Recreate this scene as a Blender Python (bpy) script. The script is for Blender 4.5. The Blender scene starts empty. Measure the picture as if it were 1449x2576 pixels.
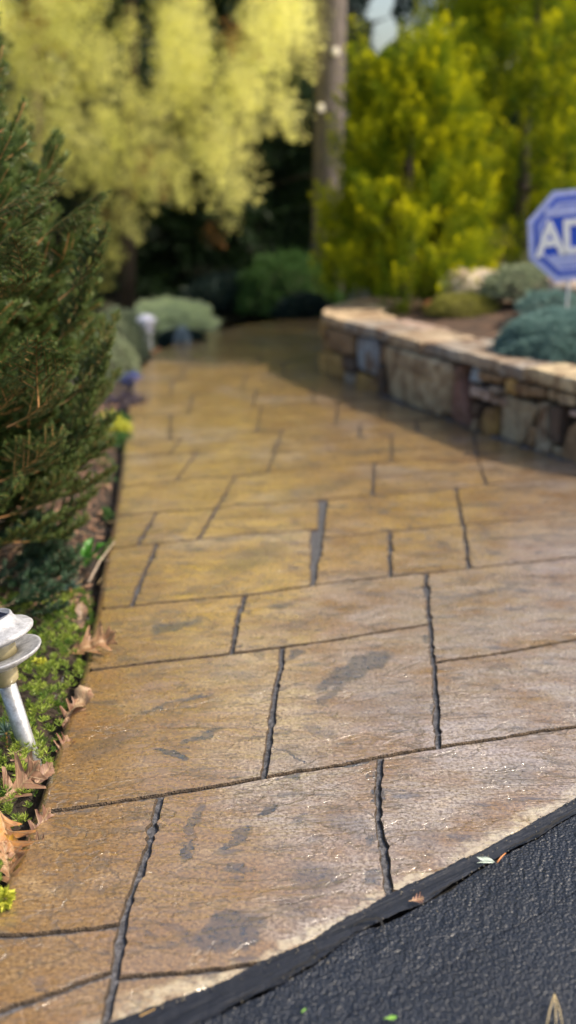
import bpy, bmesh, math, random
import numpy as np
from mathutils import Vector, Matrix, noise
R = math.radians
PI = math.pi
rng = np.random.default_rng(7)
random.seed(7)
SC = bpy.context.scene
COL = SC.collection

# ------------------------------------------------------------------ camera, light, exposure
CAM_H = 1.10
PITCH = R(17.8)
F = 2762.0
CX, CY = 724.5, 1288.0
cam = bpy.data.cameras.new('camera')
camo = bpy.data.objects.new('camera', cam)
COL.objects.link(camo)
camo.location = (0, 0, CAM_H)
camo.rotation_euler = (R(90) - PITCH, 0, 0)
cam.sensor_fit = 'VERTICAL'
cam.sensor_height = 36
cam.lens = 18 / (CY / F)
cam.clip_start = .05
cam.clip_end = 400
cam.dof.use_dof = True
cam.dof.focus_distance = 1.98
cam.dof.aperture_fstop = 1.75
SC.camera = camo

SUN_AZ = Vector((.30, -.015))            # towards the sun, on the ground
SUN_EL = R(46)
world = bpy.data.worlds.new('World')
SC.world = world
world.use_nodes = True
wt = world.node_tree
bg = wt.nodes['Background']
sky = wt.nodes.new('ShaderNodeTexSky')
sky.sky_type = 'NISHITA'
sky.sun_disc = False
sky.sun_elevation = SUN_EL
sky.sun_rotation = math.atan2(SUN_AZ.x, SUN_AZ.y)
sky.air_density = 1.2
sky.dust_density = 4.5
wt.links.new(sky.outputs[0], bg.inputs[0])
bg.inputs[1].default_value = .15
sl = bpy.data.lights.new('sun', 'SUN')
sl.energy = 3.8
sl.angle = R(.55)
sl.color = (1, .87, .68)
so = bpy.data.objects.new('sun', sl)
COL.objects.link(so)
sd = Vector((SUN_AZ.x, SUN_AZ.y, 0)).normalized() * math.cos(SUN_EL) + Vector((0, 0, math.sin(SUN_EL)))
so.rotation_euler = sd.to_track_quat('Z', 'Y').to_euler()
SC.view_settings.view_transform = 'Standard'
SC.view_settings.look = 'None'
SC.view_settings.gamma = 1
SC.view_settings.use_curve_mapping = False
SC.view_settings.exposure = 0.60
SC.cycles.max_bounces = 8
SC.cycles.transparent_max_bounces = 8

# ------------------------------------------------------------------ measuring helpers
fwd = Vector((0, math.cos(PITCH), -math.sin(PITCH)))
upv = Vector((0, math.sin(PITCH), math.cos(PITCH)))
CAMP = Vector((0, 0, CAM_H))


def ray(px, py):
    return fwd * F + Vector((px - CX, 0, 0)) - upv * (py - CY)


def G(px, py, z=0.0):
    r = ray(px, py)
    return CAMP + r * ((z - CAM_H) / r.z)


def AT(px, py, Y):
    r = ray(px, py)
    return CAMP + r * (Y / r.y)


def PX(p):
    v = Vector(p) - CAMP
    z = v.dot(fwd)
    return CX + F * v.x / z, CY - F * v.dot(upv) / z


# ------------------------------------------------------------------ material helpers
class NT:
    def __init__(self, name):
        self.m = bpy.data.materials.new(name)
        self.m.use_nodes = True
        self.t = self.m.node_tree
        self.b = self.t.nodes['Principled BSDF']
        self.out = self.t.nodes['Material Output']

    def n(self, kind, **kw):
        nd = self.t.nodes.new('ShaderNode' + kind)
        for k, v in kw.items():
            setattr(nd, k, v)
        return nd

    def put(self, sock, v):
        if isinstance(v, bpy.types.NodeSocket):
            self.t.links.new(v, sock)
        elif isinstance(v, (tuple, list)) and len(v) == 3 and sock.type == 'RGBA':
            sock.default_value = (*v, 1)
        else:
            sock.default_value = v

    def pos(self, scale=(1, 1, 1), rot=(0, 0, 0), obj=False):
        if obj:
            s = self.n('TexCoord').outputs['Object']
        else:
            s = self.n('NewGeometry').outputs['Position']
        mp = self.n('Mapping')
        mp.inputs['Scale'].default_value = scale
        mp.inputs['Rotation'].default_value = rot
        self.t.links.new(s, mp.inputs[0])
        return mp.outputs[0]

    def noise(self, vec, scale, detail=4, rough=.55, dist=0):
        nd = self.n('TexNoise')
        self.put(nd.inputs['Vector'], vec)
        nd.inputs['Scale'].default_value = scale
        nd.inputs['Detail'].default_value = detail
        nd.inputs['Roughness'].default_value = rough
        nd.inputs['Distortion'].default_value = dist
        return nd.outputs['Fac']

    def voro(self, vec, scale, feature='F1'):
        nd = self.n('TexVoronoi', feature=feature)
        self.put(nd.inputs['Vector'], vec)
        nd.inputs['Scale'].default_value = scale
        return nd.outputs['Distance']

    def ramp(self, fac, stops):
        nd = self.n('ValToRGB')
        el = nd.color_ramp.elements
        while len(el) < len(stops):
            el.new(.5)
        for e, (p, c) in zip(el, stops):
            e.position = p
            e.color = (*c, 1) if isinstance(c, (tuple, list)) else (c, c, c, 1)
        self.put(nd.inputs[0], fac)
        return nd.outputs[0]

    def mix(self, fac, a, b, mode='MIX'):
        nd = self.n('Mix', data_type='RGBA', blend_type=mode)
        self.put(nd.inputs[0], fac)
        self.put(nd.inputs[6], a)
        self.put(nd.inputs[7], b)
        return nd.outputs[2]

    def math(self, op, a, b=0.0, c=0.0, clamp=False):
        nd = self.n('Math', operation=op, use_clamp=clamp)
        self.put(nd.inputs[0], a)
        self.put(nd.inputs[1], b)
        self.put(nd.inputs[2], c)
        return nd.outputs[0]

    def rng(self, v, a, b, c=0.0, d=1.0):
        nd = self.n('MapRange')
        for i, x in enumerate((v, a, b, c, d)):
            self.put(nd.inputs[i], x)
        return nd.outputs[0]

    def bump(self, h, dist, strength=1.0, normal=None):
        nd = self.n('Bump')
        nd.inputs['Strength'].default_value = strength
        nd.inputs['Distance'].default_value = dist
        self.put(nd.inputs['Height'], h)
        if normal is not None:
            self.put(nd.inputs['Normal'], normal)
        return nd.outputs[0]

    def set(self, **kw):
        for k, v in kw.items():
            self.put(self.b.inputs[k.replace('_', ' ')], v)
        return self.m


def leaf_mat(name, ca, cb, trans=.3, rough=.5, ctip=None, spec=.3, tcol=None):
    t = NT(name)
    a = t.n('Attribute', attribute_name='rnd').outputs['Fac']
    c = t.mix(a, ca, cb)
    if ctip:
        tp = t.n('Attribute', attribute_name='tip').outputs['Fac']
        c = t.mix(tp, c, ctip)
    t.set(Base_Color=c, Roughness=rough)
    t.b.inputs['Specular IOR Level'].default_value = spec
    if trans > 0:
        tr = t.n('BsdfTranslucent')
        t.put(tr.inputs[0], c)
        mx = t.n('MixShader')
        mx.inputs[0].default_value = trans
        t.t.links.new(t.b.outputs[0], mx.inputs[1])
        t.t.links.new(tr.outputs[0], mx.inputs[2])
        t.t.links.new(mx.outputs[0], t.out.inputs[0])
    return t.m


def plain(name, col, rough=.6, metal=0, spec=.5):
    t = NT(name)
    v = t.pos(obj=True)
    n = t.noise(v, 40, 3)
    c = t.mix(t.rng(n, .3, .7), tuple(x * .82 for x in col), tuple(min(1, x * 1.12) for x in col))
    t.set(Base_Color=c, Roughness=rough, Metallic=metal)
    t.b.inputs['Specular IOR Level'].default_value = spec
    return t.m


# ------------------------------------------------------------------ object helpers
def tag(o, label=None, cat=None, group=None, kind=None):
    if label: o['label'] = label
    if cat: o['category'] = cat
    if group: o['group'] = group
    if kind: o['kind'] = kind
    return o


def link(name, me, mat=None, parent=None, smooth=False):
    o = bpy.data.objects.new(name, me)
    COL.objects.link(o)
    if mat and not me.materials:
        me.materials.append(mat)
    if smooth:
        for p in me.polygons: p.use_smooth = True
    if parent: o.parent = parent
    return o


def empty(name, loc=(0, 0, 0), rot=(0, 0, 0)):
    o = bpy.data.objects.new(name, None)
    COL.objects.link(o)
    o.empty_display_size = .1
    o.location = loc
    o.rotation_euler = rot
    return o


def mesh(name, verts, faces):
    me = bpy.data.meshes.new(name)
    me.from_pydata([tuple(v) for v in verts], [], faces)
    me.update()
    return me


def nrm(a):
    return a / np.maximum(np.linalg.norm(a, axis=-1, keepdims=True), 1e-9)


def leaves(name, c, d, length, width, rnd=None, tip=None, side=None):
    """one mesh of many rhombic leaves: base points c, directions d"""
    n = len(c)
    d = nrm(d)
    if side is None:
        side = rng.normal(size=(n, 3))
    s = nrm(np.cross(d, side))
    L = np.broadcast_to(np.asarray(length, float), (n,))[:, None]
    W = np.broadcast_to(np.asarray(width, float), (n,))[:, None]
    v = np.empty((n, 4, 3))
    v[:, 0] = c
    v[:, 1] = c + d * L * .45 + s * W * .5
    v[:, 2] = c + d * L
    v[:, 3] = c + d * L * .45 - s * W * .5
    me = bpy.data.meshes.new(name)
    me.vertices.add(n * 4)
    me.vertices.foreach_set('co', v.reshape(-1).astype(np.float32))
    me.loops.add(n * 4)
    me.loops.foreach_set('vertex_index', np.arange(n * 4, dtype=np.int32))
    me.polygons.add(n)
    me.polygons.foreach_set('loop_start', np.arange(0, n * 4, 4, dtype=np.int32))
    me.polygons.foreach_set('loop_total', np.full(n, 4, dtype=np.int32))
    me.update(calc_edges=True)
    for nm, arr in (('rnd', rnd if rnd is not None else rng.random(n)), ('tip', tip)):
        if arr is None: continue
        a = me.attributes.new(nm, 'FLOAT', 'POINT')
        a.data.foreach_set('value', np.repeat(np.clip(arr, 0, 1), 4).astype(np.float32))
    return me


def tube(pts, rad, sides=6, cap=True):
    """verts, faces of a tapered tube"""
    V, Fc = [], []
    n = len(pts)
    pts = [Vector(p) for p in pts]
    for i, p in enumerate(pts):
        t = (pts[min(i + 1, n - 1)] - pts[max(i - 1, 0)]).normalized()
        a = t.orthogonal().normalized() if abs(t.z) > .95 else t.cross(Vector((0, 0, 1))).normalized()
        b = t.cross(a)
        r = rad[i] if isinstance(rad, (list, tuple)) else rad
        for k in range(sides):
            an = 2 * PI * k / sides
            V.append(p + (a * math.cos(an) + b * math.sin(an)) * r)
    for i in range(n - 1):
        for k in range(sides):
            k2 = (k + 1) % sides
            Fc.append((i * sides + k, i * sides + k2, (i + 1) * sides + k2, (i + 1) * sides + k))
    if cap:
        Fc.append(tuple(range(sides - 1, -1, -1)))
        Fc.append(tuple((n - 1) * sides + k for k in range(sides)))
    return V, Fc


class MB:
    def __init__(self):
        self.v, self.f = [], []

    def add(self, V, Fc):
        o = len(self.v)
        self.v += [tuple(v) for v in V]
        self.f += [tuple(i + o for i in f) for f in Fc]
        return self

    def build(self, name, mat=None, parent=None, smooth=False):
        return link(name, mesh(name, self.v, self.f), mat, parent, smooth)


def lathe(prof, sides=32):
    V, Fc = [], []
    for r, z in prof:
        for k in range(sides):
            a = 2 * PI * k / sides
            V.append((r * math.cos(a), r * math.sin(a), z))
    for i in range(len(prof) - 1):
        for k in range(sides):
            k2 = (k + 1) % sides
            Fc.append((i * sides + k, i * sides + k2, (i + 1) * sides + k2, (i + 1) * sides + k))
    Fc.append(tuple(range(sides - 1, -1, -1)))
    Fc.append(tuple((len(prof) - 1) * sides + k for k in range(sides)))
    return V, Fc


def rock(name, size, seed, mat, parent=None, sub=3, rough=.18, freq=1.6):
    bm = bmesh.new()
    bmesh.ops.create_icosphere(bm, subdivisions=sub, radius=1)
    o = Vector((seed * 3.1, seed * 1.7, 0))
    for v in bm.verts:
        p = v.co.copy()
        q = Vector((math.copysign(abs(p.x) ** .7, p.x), math.copysign(abs(p.y) ** .7, p.y), math.copysign(abs(p.z) ** .7, p.z)))
        d = 1 + rough * noise.noise(p * freq + o) + rough * .5 * noise.noise(p * freq * 2.7 + o)
        v.co = Vector((q.x * size[0], q.y * size[1], q.z * size[2])) * d
    me = bpy.data.meshes.new(name)
    bm.to_mesh(me)
    bm.free()
    return link(name, me, mat, parent)


def interp(pts):
    xs = [p[0] for p in pts]
    ys = [p[1] for p in pts]

    def f(x):
        if x <= xs[0]:
            return ys[0] + (ys[1] - ys[0]) / (xs[1] - xs[0]) * (x - xs[0])
        if x >= xs[-1]:
            return ys[-1] + (ys[-1] - ys[-2]) / (xs[-1] - xs[-2]) * (x - xs[-1])
        return float(np.interp(x, xs, ys))
    return f


# ------------------------------------------------------------------ materials of the setting
STAINS = [(800, 1735, 975, 1640, .034, 1), (800, 1772, 880, 1722, .012, .8), (672, 1528, 740, 1520, .014, .9),
              (385, 1592, 495, 1560, .022, 1), (455, 1872, 552, 1838, .010, 1), (380, 1893, 485, 1906, .012, 1.2),
              (440, 1770, 545, 1742, .006, 1.1), (340, 1800, 450, 1765, .005, 1), (205, 1915, 330, 1840, .026, .55),
              (540, 1690, 655, 1700, .026, .5), (450, 2165, 478, 2100, .006, 1), (480, 2095, 500, 2030, .012, .8),
              (545, 2150, 640, 2085, .011, .9), (572, 2196, 612, 2178, .008, .9), (500, 2375, 625, 2305, .030, .95),
              (740, 2170, 850, 2230, .035, .75), (840, 2040, 905, 2100, .030, .5), (655, 2055, 692, 2022, .008, 1.2),
              (735, 2065, 790, 2050, .010, .7), (720, 2290, 780, 2260, .026, .6), (560, 1440, 700, 1370, .05, .55),
              (1110, 1515, 1330, 1465, .012, .7), (1185, 1358, 1440, 1345, .018, .7), (690, 1255, 900, 1205, .045, .5),
              (850, 1142, 1050, 1125, .04, .6), (760, 1828, 842, 1856, .012, .6), (250, 2240, 280, 2228, .012, .5),
              (1030, 2110, 1100, 2090, .03, .35), (1250, 1960, 1330, 1930, .03, .35), (680, 1885, 770, 1900, .035, .35),
              (900, 1740, 1050, 1790, .09, .28), (330, 1345, 420, 1330, .01, .4), (1190, 1240, 1430, 1215, .03, .5),
              (440, 1500, 600, 1485, .008, .6), (50, 2120, 120, 2170, .02, .2), (1130, 1280, 1300, 1262, .02, .45),
              (470, 1205, 540, 1190, .01, .6), (140, 2240, 190, 2235, .02, .3),
              (692, 1874, 735, 1890, .003, 1.3), (728, 1887, 784, 1922, .003, 1.3), (700, 1966, 738, 1950, .009, 1.1), (865, 1925, 925, 1912, .008, 1.2), (938, 1975, 950, 1940, .008, 1),
              (940, 2015, 958, 1990, .012, 1), (938, 2130, 950, 2070, .010, 1), (942, 2220, 955, 2185, .012, .8), (1085, 1800, 1098, 1760, .010, .9), (1068, 1620, 1074, 1600, .006, .9),
              (718, 1656, 750, 1636, .010, 1), (580, 1640, 602, 1618, .006, 1)]


PALE = [(150, 2630, 420, 2515, .030, .7), (400, 2500, 690, 2425, .028, .9), (640, 2425, 830, 2330, .016, .8), (800, 2345, 980, 2248, .013, .7), (960, 2255, 1160, 2160, .014, .8), (1140, 2168, 1449, 2000, .018, .8), (1400, 2020, 1800, 1820, .018, .8),
        (480, 2455, 620, 2430, .02, .6)]


def concrete_material(stains=(), pale=()):
    t = NT('stamped_concrete')
    p = t.pos()
    big = t.noise(p, 1.1, 2)
    mid = t.noise(t.pos((3, 4.6, 3), (0, 0, R(-6))), 1.7, 8, .68)
    grit = t.noise(p, 150, 3, .75)
    grit2 = t.noise(p, 70, 5, .7)
    # warm ochre, browner and pinker in broad drifts
    c = t.mix(t.rng(big, .38, .62), (.38, .235, .065), (.41, .27, .11))
    # sky reflection put into the colour: slabs by the driveway paler and pinker
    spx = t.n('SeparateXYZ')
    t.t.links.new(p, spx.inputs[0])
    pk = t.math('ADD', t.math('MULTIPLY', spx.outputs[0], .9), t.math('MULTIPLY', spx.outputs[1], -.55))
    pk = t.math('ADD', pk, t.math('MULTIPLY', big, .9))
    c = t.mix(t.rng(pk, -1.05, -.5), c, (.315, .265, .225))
    # amber tint towards the near left, grey-lilac in noise patches
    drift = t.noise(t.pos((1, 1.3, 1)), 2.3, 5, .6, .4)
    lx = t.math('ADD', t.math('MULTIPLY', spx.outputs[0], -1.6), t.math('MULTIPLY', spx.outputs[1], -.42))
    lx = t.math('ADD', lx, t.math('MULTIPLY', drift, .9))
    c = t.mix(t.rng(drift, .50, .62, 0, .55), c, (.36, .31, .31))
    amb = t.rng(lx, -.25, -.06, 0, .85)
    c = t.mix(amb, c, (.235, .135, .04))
    c = t.mix(t.rng(mid, .44, .64), c, (.22, .12, .04))
    c = t.mix(t.rng(mid, .42, .30, 0, .5), c, (.54, .41, .25))
    c = t.mix(t.rng(grit, .46, .60, 0, .9), c, (.10, .06, .03))
    c = t.mix(t.rng(grit2, .50, .66, 0, .7), c, (.15, .10, .06))
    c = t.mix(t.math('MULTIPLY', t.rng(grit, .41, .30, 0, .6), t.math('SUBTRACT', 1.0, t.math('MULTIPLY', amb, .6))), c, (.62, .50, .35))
    # dark grey release stains, each with its own shape
    wob = t.n('TexNoise')
    t.put(wob.inputs['Vector'], p)
    wob.inputs['Scale'].default_value = 13
    wob.inputs['Detail'].default_value = 5
    wob.inputs['Roughness'].default_value = .65
    wv = t.n('VectorMath', operation='MULTIPLY_ADD')
    t.t.links.new(wob.outputs['Color'], wv.inputs[0])
    wv.inputs[1].default_value = (.11, .11, 0)
    t.t.links.new(p, wv.inputs[2])
    acc = None
    for x0, y0, x1, y1, hw, st in stains:
        a, b = G(x0, y0), G(x1, y1)
        m = (a + b) / 2
        mp = t.n('Mapping', vector_type='TEXTURE')
        mp.inputs['Location'].default_value = (m.x + .055, m.y + .055, 0)
        mp.inputs['Rotation'].default_value = (0, 0, math.atan2(b.y - a.y, b.x - a.x))
        mp.inputs['Scale'].default_value = ((b - a).length / 2 + hw * .5, hw * 1.25, 1000)
        t.t.links.new(wv.outputs[0], mp.inputs[0])
        ln = t.n('VectorMath', operation='LENGTH')
        t.t.links.new(mp.outputs[0], ln.inputs[0])
        e = t.rng(ln.outputs['Value'], 1.05 if st > .75 else 1.2, .82 if st > .75 else .55, 0, st)
        acc = e if acc is None else t.math('MAXIMUM', acc, e)
    pc = None
    for x0, y0, x1, y1, hw, st in pale:
        a, b = G(x0, y0), G(x1, y1)
        m = (a + b) / 2
        mp = t.n('Mapping', vector_type='TEXTURE')
        mp.inputs['Location'].default_value = (m.x + .055, m.y + .055, 0)
        mp.inputs['Rotation'].default_value = (0, 0, math.atan2(b.y - a.y, b.x - a.x))
        mp.inputs['Scale'].default_value = ((b - a).length / 2 + hw * 2, hw * 1.1, 1000)
        t.t.links.new(wv.outputs[0], mp.inputs[0])
        ln = t.n('VectorMath', operation='LENGTH')
        t.t.links.new(mp.outputs[0], ln.inputs[0])
        e = t.rng(ln.outputs['Value'], 1.2, .5, 0, st)
        pc = e if pc is None else t.math('MAXIMUM', pc, e)
    if pc is not None:
        c = t.mix(t.math('MULTIPLY', t.math('MULTIPLY', pc, .75), t.rng(grit2, .62, .45, .1, 1)), c, (.56, .49, .34))
    brk = t.rng(grit2, .33, .56, 1.15, .55)
    fac = t.math('MULTIPLY', acc if acc is not None else 0.0, brk, clamp=True)
    small = t.rng(t.noise(t.pos((4, 13, 4), (0, 0, R(-9))), 2.4, 7, .65), .57, .64)
    blot = t.rng(t.noise(t.pos((1, 1.5, 1)), 6.5, 9, .72, .9), .585, .635)
    fac = t.math('MAXIMUM', fac, t.math('MULTIPLY', t.math('MULTIPLY', blot, brk), .62))
    far = t.rng(spx.outputs[1], 2.2, 3.2, .55, .9)
    fac = t.math('MAXIMUM', fac, t.math('MULTIPLY', small, far))
    c = t.mix(fac, c, (.042, .041, .048))
    # slate relief: long shallow scarps running with the courses
    rel = t.noise(t.pos((2.6, 5.5, 2), (0, 0, R(-7))), 1.5, 7, .5, .5)
    scarp = t.math('ABSOLUTE', t.math('SUBTRACT', t.noise(t.pos((1.4, 5.5, 1), (0, 0, R(-5))), 2.4, 5, .6, .8), .5))
    ter = t.noise(t.pos((1.6, 3.6, 1), (0, 0, R(-8))), 2.6, 6, .55, .9)
    step1 = t.rng(ter, .525, .54)
    step2 = t.rng(t.noise(t.pos((2.2, 4.4, 1), (0, 0, R(6))), 3.1, 6, .6, .6), .575, .59)
    h = t.math('ADD', t.math('MULTIPLY', rel, 1.0), t.math('MULTIPLY', t.rng(scarp, 0, .05), .10))
    h = t.math('ADD', h, t.math('MULTIPLY', step1, -.16))
    h = t.math('ADD', h, t.math('MULTIPLY', step2, -.14))
    # dirt caught at the foot of the small scarps
    dirt = t.math('MULTIPLY', t.rng(ter, .52, .538), t.rng(ter, .565, .54))
    c = t.mix(t.math('MULTIPLY', dirt, .6), c, (.10, .075, .05))
    h = t.math('SUBTRACT', h, t.math('MULTIPLY', fac, .10))
    n1 = t.bump(h, .0075, .7)
    n2 = t.bump(t.math('ADD', t.math('MULTIPLY', grit2, .7), grit), .0008, .75, n1)
    t.set(Base_Color=c, Roughness=t.rng(grit2, .35, .65, .22, .40), Normal=n2)
    t.b.inputs['Specular IOR Level'].default_value = .9
    t.b.inputs['Coat Weight'].default_value = 1.0
    t.b.inputs['Coat IOR'].default_value = 1.75
    t.b.inputs['Coat Roughness'].default_value = .12
    t.put(t.b.inputs['Coat Normal'], n1)
    return t.m


def joint_material():
    t = NT('dark_joint_sealer')
    p = t.pos()
    g = t.noise(p, 120, 5, .7)
    c = t.ramp(g, [(.3, (.02, .02, .022)), (.5, (.075, .075, .085)), (.72, (.19, .19, .21))])
    t.set(Base_Color=c, Roughness=.33, Normal=t.bump(g, .004, 1))
    return t.m


def asphalt_material(name, streak=False):
    t = NT(name)
    p = t.pos()
    if streak:
        mq = t.n('Mapping', vector_type='TEXTURE')
        e0, e1 = G(281, 2576), G(1449, 2012)
        mq.inputs['Rotation'].default_value = (0, 0, math.atan2(e1.y - e0.y, e1.x - e0.x))
        mq.inputs['Scale'].default_value = (.9, .055, 1)
        t.t.links.new(p, mq.inputs[0])
        q = mq.outputs[0]
        a = t.noise(q, 3.5, 6, .6)
        b = t.noise(p, 130, 3, .7)
        h = t.math('ADD', t.math('MULTIPLY', a, 1.0), t.math('MULTIPLY', b, .25))
        nn = t.bump(h, .0032, .9)
        c = t.ramp(a, [(.3, (.005, .006, .010)), (.6, (.010, .012, .019)), (.8, (.032, .034, .042))])
        t.set(Base_Color=c, Roughness=.42, Normal=nn)
    else:
        v2 = t.voro(p, 95)
        v = t.n('TexVoronoi', feature='F1')
        t.put(v.inputs['Vector'], p)
        v.inputs['Scale'].default_value = 210
        b = t.noise(p, 90, 6, .75)
        h = t.math('SUBTRACT', t.math('SUBTRACT', t.math('MULTIPLY', b, .55), t.math('MULTIPLY', v2, .6)), t.math('MULTIPLY', v.outputs['Distance'], 1.0))
        nn = t.bump(h, .0019, 1)
        c = t.ramp(t.noise(p, 2.5, 4), [(.3, (.006, .009, .017)), (.7, (.010, .0145, .026))])
        c = t.mix(t.rng(t.noise(p, 190, 2, .8), .60, .72, 0, .8), c, (.06, .065, .08))
        c = t.mix(t.rng(t.noise(p, 9, 5, .7), .55, .75, 0, .2), c, (.035, .04, .05))
        t.set(Base_Color=c, Roughness=t.rng(t.noise(p, 30, 3), .3, .7, .30, .45), Normal=nn)
    t.b.inputs['Specular IOR Level'].default_value = .5
    return t.m


def stone_material(name='wall_stone', scale=1.0, bumpd=.012):
    t = NT(name)
    oi = t.n('ObjectInfo')
    off = t.n('VectorMath', operation='ADD')
    t.t.links.new(t.pos(), off.inputs[0])
    rv = t.n('CombineXYZ')
    for i in range(3):
        t.t.links.new(t.math('MULTIPLY', oi.outputs['Random'], (17, 31, 11)[i]), rv.inputs[i])
    t.t.links.new(rv.outputs[0], off.inputs[1])
    p = off.outputs[0]
    a = t.noise(p, 9 * scale, 6, .6, .5)
    b = t.noise(p, 60 * scale, 5, .7)
    st = t.n('Mapping')
    st.inputs['Scale'].default_value = (22, 22, 5)
    st.inputs['Rotation'].default_value = (R(12), R(14), 0)
    t.t.links.new(p, st.inputs[0])
    s = t.noise(st.outputs[0], 1.6 * scale, 6, .6)
    c = t.mix(t.rng(a, .4, .66), oi.outputs['Color'], (.17, .10, .055))
    c = t.mix(t.rng(a, .42, .28, 0, .55), c, (.44, .36, .25))
    c = t.mix(t.rng(s, .52, .68, 0, .55), c, (.10, .065, .045))
    c = t.mix(t.rng(b, .55, .75, 0, .4), c, (.08, .06, .05))
    h = t.math('ADD', t.math('MULTIPLY', a, 1.0), t.math('ADD', t.math('MULTIPLY', s, .8), t.math('MULTIPLY', b, .25)))
    t.set(Base_Color=c, Roughness=.72, Normal=t.bump(h, bumpd, 1))
    t.b.inputs['Specular IOR Level'].default_value = .3
    return t.m


def soil_material(name, ca, cb, sc=1.0):
    t = NT(name)
    p = t.pos()
    a = t.noise(p, 12 * sc, 8, .72)
    v = t.voro(p, 60 * sc)
    c = t.mix(t.rng(a, .35, .65), ca, cb)
    h = t.math('SUBTRACT', a, t.math('MULTIPLY', v, .4))
    t.set(Base_Color=c, Roughness=.9, Normal=t.bump(h, .03, 1))
    return t.m


CON_CACHE = {}


def concrete_for(x0, y0, x1, y1):
    """the slab's material, with the stains that lie on this slab"""
    hit = []
    ns = len(STAINS)
    for k, st in enumerate(STAINS + PALE):
        a, b = G(st[0], st[1]), G(st[2], st[3])
        w = st[4] * 1.5 + .09
        if max(a.x, b.x) + w > x0 and min(a.x, b.x) - w < x1 and max(a.y, b.y) + w > y0 and min(a.y, b.y) - w < y1:
            hit.append(k)
    hit = tuple(hit)
    if hit not in CON_CACHE:
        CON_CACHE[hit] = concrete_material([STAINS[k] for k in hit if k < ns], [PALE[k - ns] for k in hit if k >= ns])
    return CON_CACHE[hit]


M_CON = concrete_for(90, 90, 91, 91)
M_JOINT = joint_material()
M_LIP = soil_material('worn_joint_lip', (.05, .036, .026), (.17, .115, .07), 4)
M_ASPH = asphalt_material('sealed_asphalt')
M_BAND = asphalt_material('asphalt_sealer_band', True)
M_STONE = stone_material('wall_stone', 1.0, .022)
M_SOIL = soil_material('bed_soil', (.018, .013, .010), (.06, .038, .024))
M_MULCH = soil_material('mulch_ground', (.035, .022, .015), (.15, .085, .05), .6)
M_GROUND = soil_material('far_ground', (.015, .014, .008), (.05, .045, .02), .4)
M_BLACK = plain('crack_black', (.006, .006, .007), .8)

# ------------------------------------------------------------------ ground
bmx = bmesh.new()
bmesh.ops.create_grid(bmx, x_segments=8, y_segments=8, size=160)
me = bpy.data.meshes.new('ground'); bmx.to_mesh(me); bmx.free()
g = link('ground', me, M_GROUND); g.location.z = -.075
tag(g, kind='structure')

# left edge of the path, display rows -> columns
Lx = interp([(800, 850), (806, 700), (818, 610), (834, 530), (860, 445), (895, 388), (925, 361), (960, 343), (1000, 331), (1100, 322),
             (1200, 313), (1300, 299), (1360, 288), (1400, 279), (1450, 270), (1500, 264), (1560, 252), (1620, 240), (1680, 228),
             (1750, 206), (1850, 172), (1950, 142), (2010, 122), (2080, 96), (2200, 44), (2310, 0), (2450, -60), (2576, -118), (2800, -230)])
Ax = interp([(-400, 2880), (-100, 2750), (100, 2660), (281, 2576), (360, 2545), (445, 2514), (560, 2472), (679, 2415), (780, 2368), (881, 2312), (976, 2257),
             (1070, 2211), (1157, 2170), (1250, 2124), (1350, 2068), (1449, 2012), (1700, 1880), (2000, 1745), (2600, 1560)])
Kx = interp([(-400, 2990), (0, 2800), (281, 2672), (500, 2570), (679, 2486), (740, 2452), (785, 2428), (891, 2345), (925, 2332), (955, 2320), (1072, 2268), (1160, 2212), (1269, 2146),
             (1354, 2104), (1400, 2074), (1449, 2045), (1700, 1920), (2000, 1790), (2600, 1610)])


def jit(p, k=1.0):
    a = noise.noise(Vector((p[0] * 9, p[1] * 9, 3.3))) * .004 + noise.noise(Vector((p[0] * 38, p[1] * 38, 7.1))) * .0022
    b = noise.noise(Vector((p[0] * 9, p[1] * 9, 13.3))) * .004 + noise.noise(Vector((p[0] * 38, p[1] * 38, 17.1))) * .0022
    return (p[0] + a * k, p[1] + b * k)


def resample(pts, step):
    out = []
    for i in range(len(pts) - 1):
        a, b = Vector(pts[i]), Vector(pts[i + 1])
        n = max(1, int(math.ceil((b - a).length / step)))
        for k in range(n):
            out.append(tuple(a.lerp(b, k / n)))
    out.append(tuple(pts[-1]))
    return out


path = empty('path')
tag(path, kind='structure')
GAPS = {'C': .0038, 'V': .0043, 'L': 0.0, 'A': .001, 'X': 0.0, 'W': .0065}


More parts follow.
